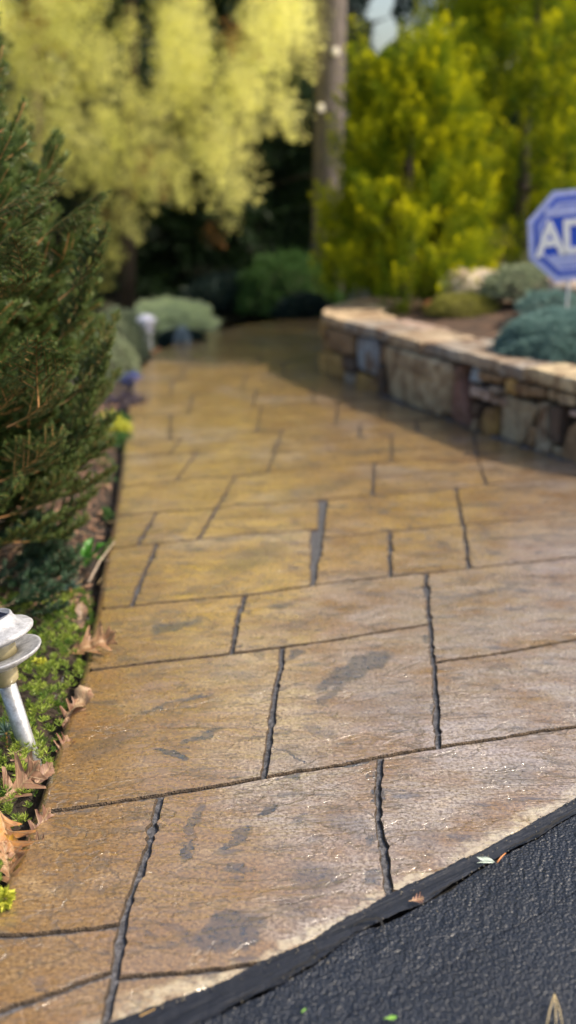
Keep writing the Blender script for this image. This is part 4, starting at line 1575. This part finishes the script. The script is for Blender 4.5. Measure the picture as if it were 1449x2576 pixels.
# ------------------------------------------------------------------ spruce
def branch_mesh(seed, L=.5, blue=False):
    """returns wood mesh, needle mesh; axis along +X, rising slightly"""
    rr = random.Random(seed)
    mb = MB()
    cs, dsn, rn, tp = [], [], [], []

    def shoot(p0, d0, l, r, depth):
        n = max(3, int(l / .03))
        pts = []
        d = d0.copy()
        p = p0.copy()
        for k in range(n + 1):
            pts.append(p.copy())
            d = (d + Vector((0, 0, .035 + .02 * rr.random())) + Vector((rr.uniform(-1, 1), rr.uniform(-1, 1), rr.uniform(-1, 1))) * .05).normalized()
            p = p + d * (l / n)
        mb.add(*tube(pts, [r * (1 - .6 * k / n) for k in range(n + 1)], 4))
        # needles brush-like, mostly sideways and up
        m = int(l * 3300)
        for _ in range(m):
            t = rr.random()
            if depth == 0 and t < .12: continue
            i = min(n - 1, int(t * n))
            f = t * n - i
            q = pts[i].lerp(pts[i + 1], f)
            ax = (pts[i + 1] - pts[i]).normalized()
            s = ax.cross(Vector((0, 0, 1))).normalized()
            u = s.cross(ax)
            an = rr.gauss(0, .95) + PI / 2 if rr.random() < .35 else rr.choice((0, PI)) + rr.gauss(0, .5)
            nd = (s * math.cos(an) + u * math.sin(an)) + ax * (.75 + .5 * t)
            cs.append(tuple(q)); dsn.append(tuple(nd)); rn.append(rr.random() * .6 + .4 * t)
        if depth < 2:
            st = .028 if depth == 0 else .036
            s = l * (.22 if depth == 0 else .3)
            k = 0
            while s < l * .93:
                i = min(n - 1, int(s / l * n))
                ax = (pts[i + 1] - pts[i]).normalized()
                sd = ax.cross(Vector((0, 0, 1))).normalized() * (1 if k % 2 else -1)
                ll = (l - s) * (.62 if depth == 0 else .45) + .03
                ll *= .75 + .5 * rr.random()
                if ll > .035:
                    shoot(pts[i], (ax * .75 + sd * .75 + Vector((0, 0, rr.uniform(-.12, .2)))).normalized(), min(ll, .26), r * .62, depth + 1)
                s += st * (.7 + .6 * rr.random())
                k += 1
    shoot(Vector((0, 0, 0)), Vector((1, 0, .02)).normalized(), L, .0044, 0)
    wood = mesh('branch', mb.v, mb.f)
    n = len(cs)
    ned = leaves('needles', np.array(cs), np.array(dsn), .0145 + .004 * rng.random(n), .0018, np.array(rn))
    return wood, ned


BR = [branch_mesh(s) for s in range(6)]
for w, nd in BR:
    w.materials.append(M_TWIG); nd.materials.append(M_NEEDLE)


def add_branch(parent, loc, az, pitch, scale, k, roll=0.0, needle_mat=None, meshes=None):
    w, nd = (meshes or BR)[k % len(meshes or BR)]
    b = bpy.data.objects.new('branch', w); COL.objects.link(b)
    b.parent = parent
    b.location = loc; b.rotation_euler = (roll, -pitch, az); b.scale = (scale,) * 3
    n = bpy.data.objects.new('needles', nd); COL.objects.link(n)
    n.parent = b
    n['kind'] = 'stuff'
    return b


SPX, SPY = -1.17, 3.05
spruce = empty('spruce_tree', (SPX, SPY, -.03))
tag(spruce, 'dense dark green young spruce with orange-brown twigs, left of the path', 'tree')
trunk_obj('trunk', (0, 0, -.05), (0, 0, 2.8), .05, .012, M_BARKD, spruce, 0, 2, .02)
sr = random.Random(5)
NB = 270


def spr_r(z):
    return float(np.interp(z, [0, .12, .3, .5, .8, 1.1, 1.4, 1.7, 2.2, 2.8], [.50, .64, .72, .75, .70, .61, .55, .47, .33, .08]))


for i in range(NB):
    z = .05 + 2.6 * ((i + .5) / NB) ** 1.0
    az = i * 2.39996 + sr.uniform(-.2, .2)
    L = spr_r(z) * (.86 + .26 * sr.random())
    pitch = R(float(np.interp(z, [0, .5, 1.1, 2.6], [-4, 12, 28, 55]))) + R(sr.uniform(-9, 9))
    L = L / max(.55, math.cos(pitch))
    add_branch(spruce, (0, 0, z - math.sin(pitch) * L * .6), az, pitch, L / .5, i, sr.uniform(-.3, .3))
# extra sprays that face the path and the camera, as in the photograph
for (px, py, Y, az, pit, sc) in ((250, 690, 2.75, 15, 30, .40), (60, 640, 2.5, -70, 70, .30), (85, 900, 2.38, -80, 70, .42), (255, 960, 2.72, 10, 28, .40),
                                 (130, 1040, 2.5, -10, 18, .40), (90, 1180, 2.52, -20, 22, .42), (190, 1150, 2.62, 5, 20, .38), (215, 1080, 2.7, 8, 26, .40),
                                 (40, 1020, 2.45, -40, 20, .40), (10, 780, 2.45, -35, -8, .40), (20, 560, 2.6, 20, 55, .40), (15, 480, 2.62, 25, 55, .42),
                                 (120, 1290, 2.68, -5, 8, .45), (60, 1380, 2.6, -15, 3, .45), (10, 1290, 2.5, -35, 8, .45), (160, 1230, 2.75, 5, 12, .38),
                                 (228, 1120, 2.9, 5, 14, .42), (222, 1185, 2.95, 0, 10, .42), (205, 1250, 2.85, -5, 6, .42), (185, 1320, 2.8, -8, 3, .42), (262, 1040, 2.95, 8, 20, .42), (140, 1370, 2.7, -10, 0, .42),
                                 (285, 905, 2.85, 15, 32, .42), (215, 800, 2.8, 12, 38, .40), (165, 520, 2.85, 20, 50, .40)):
    tip = AT(px, py, Y)
    L = .5 * sc * 1.0
    a, b = R(az), R(pit)
    d = Vector((math.cos(a) * math.cos(b), math.sin(a) * math.cos(b), math.sin(b)))
    loc = tip - d * L * .6 - spruce.location
    add_branch(spruce, loc, a, b, sc * 1.15, sr.randrange(6), sr.uniform(-.5, .5) + (PI if pit >= 50 else 0))

# low blue-green spruce sprays over the bed
BB = [branch_mesh(s + 20, .34) for s in range(2)]
for w, nd in BB:
    w.materials.append(plain('grey_twig', (.30, .20, .13), .8)); nd.materials.append(M_NEEDLE_BLUE if False else leaf_mat('low_needles', (.02, .055, .028), (.06, .12, .06), .2, .45, None, .4))
low = empty('creeping_spruce', G(60, 1440, .0))
tag(low, 'low blue-green spreading spruce branches on the bed below the tall spruce', 'shrub')
for (px, py, az, pit, sc) in ((30, 1470, 10, 4, .62), (-10, 1430, -10, 7, .75), (-60, 1480, 0, 5, .8), (-90, 1400, -20, 8, .9), (95, 1465, 5, 4, .42), (20, 1390, 15, 8, .62), (-20, 1530, -5, 2, .7), (50, 1535, -30, 0, .45), (70, 1420, 35, 5, .4)):
    add_branch(low, G(px, py, .035) - low.location, R(az), R(pit), sc, sr.randrange(2), 0, None, BB)
# a bare-ended twig at the slab edge
tw = empty('spruce_twig', G(225, 1465, -.01))
tag(tw, 'broken grey spruce twig poking over the path edge above the oak leaf', 'twig')
p0, p1, p2 = G(222, 1465, -.01), G(252, 1410, .02), G(288, 1362, .045)
mb = MB(); o0 = tw.location
mb.add(*tube([p0 - o0, p1 - o0, p2 - o0], [.0032, .0026, .0016], 6)); mb.add(*tube([p1 - o0, p1 - o0 + Vector((.03, -.01, .006))], [.0015, .0008], 5))
mb.build('stem', plain('dead_twig', (.42, .34, .26), .8), tw, True)
c = [tuple((p1.lerp(p2, t)) - o0) for t in np.linspace(.1, 1.0, 90)]
dd = rng.normal(size=(90, 3)) * .5 + np.array([-.25, 0, .9])
link('needles', leaves('needles', np.array(c), dd, .022, .0017), M_NEEDLE, tw)['kind'] = 'stuff'

# blue-white needle tufts (young blue spruce tips)
def tuft(px, py, z, label, n=110, L=.022):
    p = G(px, py, z)
    e = empty('blue_needle_tuft', p)
    tag(e, label, 'plant', 'blue-grey needle tufts in the bed')
    u = unit(n); u[:, 2] = np.abs(u[:, 2]) * .8 + .12
    link('needles', leaves('needles', u * .003, u, L * (.8 + .4 * rng.random(n)), .0019), M_NEEDLE_BLUE, e)['kind'] = 'stuff'
    mb = MB(); mb.add(*tube([(0, 0, -.03), (0, 0, .002)], [.002, .002], 5)); mb.build('stem', M_TWIG, e)


tuft(178, 1480, .035, 'blue-grey needle tuft above the fallen oak leaf', 170, .030)
tuft(15, 1845, .02, 'blue-grey needle tuft left of the near lamp stake', 110, .026)

# ------------------------------------------------------------------ green rosette ground cover
def bed_ok(x, y, lo=.012, hi=9):
    """distance from slab edge for a ground point"""
    px, py = PX((x, y, 0))
    e = gxy(Lx(py), py)
    return e[0] - x


def rosettes(region, n, zoff, ls, mat, name, label, cat, perl=13, seed=0, prob=None, lean=.9):
    c, d, rn, Ls = [], [], [], []
    x0, x1, y0, y1 = region
    k = 0
    while k < n:
        x, y = rng.uniform(x0, x1), rng.uniform(y0, y1)
        e = bed_ok(x, y)
        if e < .022 + .02 * noise.noise(Vector((y * 14, 3, 0))): 
            k += .05; continue
        if prob and rng.random() > prob(x, y, e):
            k += .05; continue
        k += 1
        z = zoff + .022 * noise.noise(Vector((x * 13, y * 13, 1))) + .012 * rng.random() + .02 * min(1, e / .2)
        if e < .05: z -= .012
        tone = np.clip(.5 + .9 * noise.noise(Vector((x * 9, y * 9, 6))) + .3 * rng.normal(), 0, 1)
        s = ls * rng.uniform(.7, 1.25)
        ax = nrm(np.array([rng.normal() * .35, rng.normal() * .35, 1]))
        for lay in range(2):
            a = rng.random(perl) * 2 * PI
            el = (.25 + .5 * rng.random(perl)) * lean + lay * .45
            dd = np.stack([np.cos(a) * np.cos(el), np.sin(a) * np.cos(el), np.sin(el)], 1) + ax * .25
            c.append(np.tile([x, y, z + lay * s * .35], (perl, 1))); d.append(dd)
            rn.append(np.clip(tone + .15 * rng.normal(size=perl), 0, 1)); Ls.append(np.full(perl, s * (1 - .2 * lay)))
    c, d, rn, Ls = np.concatenate(c), np.concatenate(d), np.concatenate(rn), np.concatenate(Ls)
    me = leaves(name, c, d, Ls, Ls * .11 + .0004, rn)
    o = link(name, me, mat)
    tag(o, label, cat, kind='stuff')
    return o


M_MOSS = leaf_mat('rosette_green', (.06, .14, .02), (.34, .42, .07), .3, .45, None, .35)
rosettes((-1.35, -.2, 1.0, 2.72), 7500, .0, .0145, M_MOSS, 'ground_cover', 'green star-shaped rosettes of creeping ground cover along the path', 'ground cover', 12)
M_STRAW = leaf_mat('dry_straw', (.35, .24, .11), (.60, .46, .26), .2, .7)
# dry stalks among the rosettes
n = 500
xx = rng.uniform(-1.2, -.3, n); yy = rng.uniform(1.1, 3.3, n)
keep = np.array([bed_ok(a, b) > .02 for a, b in zip(xx, yy)])
xx, yy = xx[keep], yy[keep]
dd = np.stack([rng.normal(size=len(xx)), rng.normal(size=len(xx)), rng.uniform(0, .35, len(xx))], 1)
tag(link('dry_stalks', leaves('dry_stalks', np.stack([xx, yy, rng.uniform(0, .03, len(xx))], 1), dd, rng.uniform(.02, .07, len(xx)), .0018), M_STRAW), 'dry straw and grass stalks scattered in the bed', 'straw', kind='stuff')

# mulch chips
def chips(name, region, n, cols, size, label, zf, emin=.0):
    V, Fc, rn = [], [], []
    x0, x1, y0, y1 = region
    for i in range(n):
        x, y = rng.uniform(x0, x1), rng.uniform(y0, y1)
        e = bed_ok(x, y)
        if e < emin: continue
        l, w, h = size * rng.uniform(.4, 1.5), size * rng.uniform(.15, .4), size * rng.uniform(.05, .12)
        m = Matrix.Translation((x, y, zf(x, y, e))) @ Matrix.Rotation(rng.uniform(0, 2 * PI), 4, 'Z') @ Matrix.Rotation(rng.normal() * .35, 4, 'X') @ Matrix.Rotation(rng.normal() * .3, 4, 'Y')
        o = len(V)
        j = lambda: rng.uniform(.6, 1.0)
        for sx, sy, sz in ((-1, -1, -1), (1, -1, -1), (1, 1, -1), (-1, 1, -1), (-1, -1, 1), (1, -1, 1), (1, 1, 1), (-1, 1, 1)):
            V.append(tuple(m @ Vector((sx * l / 2 * j(), sy * w / 2 * j(), sz * h / 2))))
        for f in ((3, 2, 1, 0), (4, 5, 6, 7), (0, 1, 5, 4), (1, 2, 6, 5), (2, 3, 7, 6), (3, 0, 4, 7)):
            Fc.append(tuple(k + o for k in f))
        rn += [rng.random()] * 8
    me = mesh(name, V, Fc)
    a = me.attributes.new('rnd', 'FLOAT', 'POINT')
    a.data.foreach_set('value', np.array(rn, np.float32))
    o = link(name, me, cols)
    tag(o, label, 'mulch', kind='stuff')


M_CHIP = leaf_mat('bark_chips', (.10, .05, .03), (.42, .25, .16), 0, .8)
M_CHIPG = leaf_mat('dark_chips', (.012, .012, .014), (.07, .07, .075), 0, .5, None, .5)
chips('bark_mulch', (-1.3, -.3, 2.5, 5.0), 5200, M_CHIP, .022, 'brown bark chips covering the bed under the spruce', lambda x, y, e: .002 + .012 * rng.random() + .02 * min(1, e / .15) - .03 * (e < .06), .05)
chips('dark_rubble', (-1.1, -.2, 1.0, 6.0), 3600, M_CHIPG, .013, 'black crumbs of soil and stone in the gap along the slab', lambda x, y, e: -.04 + .012 * rng.random() + (.01 if e > .03 else 0), .02)

# lime sedum, leafy plant
def clump(px, py, z, r, n, mat, name, label, cat, ls=.006):
    p = G(px, py, z)
    e = empty(name, p)
    tag(e, label, cat)
    cs, dn = [], []
    for i in range(n):
        q = np.array([rng.normal() * r * .5, rng.normal() * r * .6, abs(rng.normal()) * r * .35])
        u = unit(26)
        cs.append(q + u * ls * .5); dn.append(u)
    me = leaves('foliage', np.concatenate(cs), np.concatenate(dn), ls * 1.2, ls * .8)
    link('foliage', me, mat, e)
    return e


clump(288, 1082, .0, .075, 60, M_LIME, 'lime_sedum', 'bright lime-yellow sedum clump between the spruce and the path', 'plant', .011)
clump(272, 1300, -.02, .03, 12, M_GRN, 'small_weed', 'small green weed in the gap above the leafy plant', 'plant', .008)
clump(262, 1165, -.01, .035, 16, M_GRN, 'small_weed', 'small green weed below the lime sedum', 'plant', .008)
clump(268, 1218, -.02, .03, 12, M_GRN, 'small_weed', 'small green weed in the dark gap midway along the bed', 'plant', .007)
clump(60, 1642, .03, .008, 4, M_LIME, 'sedum_tip', 'tiny yellow rosette between the two discs of the near lamp', 'plant', .009)
clump(106, 1668, .02, .008, 3, M_LIME, 'sedum_tip', 'tiny yellow-green rosette right of the near lamp', 'plant', .008)
clump(8, 2262, .01, .008, 3, M_LIME, 'sedum_tip', 'yellow-green shoot at the lower left corner beside the slab', 'plant', .012)

M_LUSH = leaf_mat('lush_leaf', (.06, .22, .03), (.10, .30, .045), .25, .3, None, .5)
lp = empty('leafy_plant', G(215, 1415, -.01))
tag(lp, 'small plant with glossy wrinkled bright green leaves at the path edge', 'plant')
for k, (az, L, ti) in enumerate(((30, .075, 42), (75, .07, 55), (130, .06, 40), (175, .065, 30), (-20, .055, 25), (-70, .06, 30), (220, .06, 25), (100, .05, 70))):
    me = leaf_mesh('leaf', L, L * .62, OVAL, .22, -.3, 0, k)
    a = me.attributes.new('rnd', 'FLOAT', 'POINT'); a.data.foreach_set('value', np.full(len(me.vertices), k / 8, np.float32))
    o = link('leaf', me, M_LUSH, lp, True)
    a_, b_ = R(az), R(ti)
    o.rotation_euler = (0, -b_, a_)
    o.location = Vector((math.cos(a_) * math.cos(b_), math.sin(a_) * math.cos(b_), math.sin(b_))) * (L * .62)

# ------------------------------------------------------------------ lamps
def brushed(name, col, rough, metal):
    t = NT(name)
    p = t.pos(obj=True)
    a = t.noise(p, 60, 5, .7)
    b = t.noise(p, 400, 2, .5)
    c = t.mix(t.rng(a, .42, .66), col, tuple(x * .5 for x in col))
    c = t.mix(t.rng(t.noise(p, 22, 6, .7), .56, .68, 0, .6), c, (.22, .19, .15))
    t.set(Base_Color=c, Roughness=t.rng(a, .3, .7, rough, rough + .25), Metallic=metal, Normal=t.bump(b, .0004, .4))
    return t.m


M_STEEL = brushed('weathered_steel', (.50, .51, .53), .30, .7)
M_GALV = brushed('galvanised_cap', (.42, .43, .46), .45, .3)
M_LENS = plain('amber_plastic', (.30, .26, .15), .22)
M_PANEL = plain('solar_cell', (.02, .025, .05), .15)


def lamp(name, loc, rot, label, k=1.0):
    e = empty(name, loc, rot)
    tag(e, label, 'path light', 'solar path lights in the bed')
    MB().add(*lathe([(.0135, -.10), (.0145, .0), (.0145, .128)], 24)).build('stake', M_STEEL, e, True)
    MB().add(*lathe([(.0145, .122), (.022, .130), (.024, .146), (.0235, .160)], 28)).build('collar', M_LENS, e, True)
    MB().add(*lathe([(.024, .157), (.045, .160), (.069, .1715), (.0725, .1765), (.0722, .1785), (.068, .178), (.045, .1735), (.027, .1735), (.027, .160)], 48)).build('lower_disc', M_GALV, e, True)
    MB().add(*lathe([(.0325, .172), (.0325, .205)], 32)).build('lens', M_LENS, e, True)
    MB().add(*lathe([(.030, .200), (.060, .2035), (.0685, .209), (.0695, .2125), (.066, .2165), (.056, .2205), (.047, .2265), (.0425, .233), (.0415, .2385), (.039, .2405), (.0375, .239)], 48)).build('cap', M_GALV, e, True)
    MB().add(*lathe([(.0375, .2375), (.0378, .2392), (.0, .2393)], 4)).build('solar_panel', M_PANEL, e)
    return e


lb = G(72, 1888, .01)
l1 = lamp('path_light', lb, (R(-2), R(-13), R(0)), 'near solar path light leaning in the moss, grey double-disc cap on a metal stake')
l1.scale = (1.17,) * 3
lb = G(370, 884, .0)
e = empty('path_light', lb)
tag(e, 'far white path light standing upright in front of the pale mint-green plant', 'path light', 'solar path lights in the bed')
M_WPL = plain('white_plastic', (.82, .80, .84), .4)
MB().add(*lathe([(.028, -.05), (.030, 0), (.033, .105)], 20)).build('stake', M_WPL, e, True)
MB().add(*lathe([(.034, .103), (.042, .115), (.05, .16), (.052, .178)], 24)).build('lens', plain('frosted_lens', (.70, .68, .74), .3), e, True)
MB().add(*lathe([(.05, .176), (.066, .18), (.067, .188), (.045, .212), (.012, .226)], 28)).build('cap', M_WPL, e, True)

# ------------------------------------------------------------------ yard sign
sy = 5.2
sc_ = AT(1441, 592, sy)
sg = empty('yard_sign', (sc_.x, sy, WH + .06))
tag(sg, 'blue and white octagonal yard sign reading ADT behind the cushion plant', 'sign')
M_SBLUE = plain('sign_blue', (.02, .09, .62), .4)
M_SPALE = plain('sign_pale_blue', (.46, .52, .88), .4)
M_SWHITE = plain('sign_white', (.88, .89, .92), .4)
zc = sc_.z - (WH + .06)
pl = empty('panel_pivot', (0, 0, 0))
bpy.data.objects.remove(pl)
RT = Matrix.Rotation(R(-6), 4, 'Y') @ Matrix.Rotation(R(0), 4, 'X')


def octa(r, y0, y1, name, mat, hole=None, squash=1.0):
    mb = MB()

    def ringp(rr, y):
        return [(rr * math.cos(R(22.5 + 45 * k)), y, rr * math.sin(R(22.5 + 45 * k)) * squash) for k in range(8)]
    if hole is None:
        V = ringp(r, y0) + ringp(r, y1)
        Fc = [tuple(range(8)), tuple(range(15, 7, -1))] + [(k, 8 + k, 8 + (k + 1) % 8, (k + 1) % 8) for k in range(8)]
    else:
        V = ringp(r, y0) + ringp(hole, y0) + ringp(r, y1) + ringp(hole, y1)
        Fc = []
        for k in range(8):
            j = (k + 1) % 8
            Fc += [(k, j, 8 + j, 8 + k), (16 + k, 24 + k, 24 + j, 16 + j), (k, 16 + k, 16 + j, j), (8 + k, 8 + j, 24 + j, 24 + k)]
    V = [tuple(RT @ Vector(v) + Vector((0, 0, zc))) for v in V]
    mb.add(V, Fc)
    o = mb.build(name, mat, sg)
    bm = bmesh.new(); bm.from_mesh(o.data); bmesh.ops.recalc_face_normals(bm, faces=bm.faces); bm.to_mesh(o.data); bm.free()
    return o


def bar(x0, x1, z0, z1, y0, y1, name, mat, sk=0.0):
    V = []
    for y in (y0, y1):
        V += [(x0 + sk, y, z0), (x1 - sk, y, z0), (x1, y, z1), (x0, y, z1)]
    V = [tuple(RT @ Vector(v) + Vector((0, 0, zc))) for v in V]
    MB().add(V, [(0, 1, 2, 3), (7, 6, 5, 4), (0, 4, 5, 1), (1, 5, 6, 2), (2, 6, 7, 3), (3, 7, 4, 0)]).build(name, mat, sg)


RO = 112.5 / F * (sy * math.cos(PITCH) + .08) / math.cos(R(22.5)) * 1.0
octa(RO, 0, .004, 'panel', M_SPALE)
octa(RO * .86, -.0015, -.0002, 'blue_field', M_SBLUE)
octa(RO * .76, -.003, -.0017, 'border_line', M_SPALE, RO * .69)
bar(-RO * .56, RO * .56, RO * .42, RO * .60, -.0032, -.0018, 'text_strip', M_SPALE)
bar(-RO * .50, RO * .50, -RO * .60, -RO * .36, -.0032, -.0018, 'text_strip', M_SPALE, .02)
cu = bpy.data.curves.new('lettering', 'FONT')
cu.body = 'ADT'
cu.align_x = 'CENTER'; cu.align_y = 'CENTER'
cu.size = RO * .84
cu.offset = RO * .022
cu.extrude = .0012
cu.space_character = .86
cu.materials.append(M_SWHITE)
to = bpy.data.objects.new('lettering', cu)
COL.objects.link(to)
to.parent = sg
mL = Matrix.Translation((0, 0, zc)) @ RT @ Matrix.Translation((.014, -.0045, -.012)) @ Matrix.Rotation(R(90), 4, 'X') @ Matrix.Diagonal((1.05, 1.15, 1, 1))
bpy.context.view_layer.update()
lm = bpy.data.meshes.new_from_object(to)
bpy.data.objects.remove(to)
to = bpy.data.objects.new('lettering', lm)
COL.objects.link(to)
to.parent = sg
to.matrix_local = mL
V, Fc = tube([(0, .010, -.1), (0, .010, zc + .08)], [.006, .006], 8)
MB().add(V, Fc).build('post', M_SWHITE, sg, True)

# ------------------------------------------------------------------ small things on the asphalt and wall
# spruce sprig lying on the sealer band
sp_ = G(1222, 2160, .006)
e = empty('spruce_sprig', sp_)
tag(e, 'pale blue-green needle sprig with an orange stem lying on the sealer band', 'twig')
mb = MB()
a0, a1 = G(1196, 2168, .008) - sp_, G(1250, 2170, .006) - sp_
a2 = G(1272, 2146, .006) - sp_
mb.add(*tube([a1, a1.lerp(a2, .5) + Vector((0, 0, .002)), a2], [.0016, .0014, .0008], 5)).build('stem', plain('orange_stem', (.50, .20, .07), .6), e, True)
cs, dn = [], []
for k in range(9):
    t = .15 + .85 * k / 8
    q = a1.lerp(a0, t * .6)
    for s in (-1, 1):
        cs.append(tuple(q + Vector((0, 0, .001)))); dn.append((-.75, s * .55 + .12, .14 + .1 * rng.random()))
me = leaves('needles', np.array(cs), np.array(dn), .016, .0024, None, None, np.tile([[0, 0, 1.0]], (len(cs), 1)))
link('needles', me, leaf_mat('pale_needles', (.40, .50, .42), (.62, .70, .62), .1, .4), e)
# three-needle pine bundle
b0 = G(1395, 2500, .006)
e = empty('pine_needles', b0)
tag(e, 'bundle of three tan pine needles lying on the asphalt at the bottom edge', 'pine needles')
for dx in (-22, 4, 22):
    q = G(1395 + dx, 2592, .004) - b0
    MB().add(*tube([(0, 0, 0), q.lerp(Vector((0, 0, 0)), .5) + Vector((dx * .00004, 0, .003)), q], [.0007, .0009, .0006], 5)).build('needle', plain('tan_needle', (.50, .40, .22), .5), e, True)
b0 = G(352, 2556, .007)
o = MB().add(*tube([(0, 0, 0), G(390, 2538, .010) - b0], [.0008, .0006], 5)).build('straw', plain('orange_straw', (.62, .38, .12), .5), None)
o.location = b0
tag(o, 'short orange straw lying across the slab edge at the bottom', 'straw')
# orange leaf standing on the far end of the wall
p = AT(1076, 765, 5.95)
o = link('orange_leaf', leaf_mesh('orange_leaf', .075, .07, OVAL, .3, .1, 0, 4), M_DRY, None, True)
o.location = (p.x, 5.95, WH + .09); o.rotation_euler = (R(5), R(-70), R(-80)); o.color = (.75, .25, .08, 1)
tag(o, 'orange leaf standing on top of the wall near its far end', 'leaf')
for k, (px, py) in enumerate(((352, 884), (398, 886), (385, 893))):
    q = G(px, py, .0)
    o = link('orange_leaf', leaf_mesh('orange_leaf', .05, .05, OVAL, .3, .1, 0, 5 + k), M_DRY, None, True)
    o.location = q + Vector((0, 0, .012)); o.rotation_euler = (R(25), R(-10), R(40 * k)); o.color = (.65, .28, .10, 1)
    tag(o, ('orange fallen leaf just left of the far path light', 'orange fallen leaf just right of the far path light', 'orange fallen leaf in front of the far path light')[k], 'leaf')
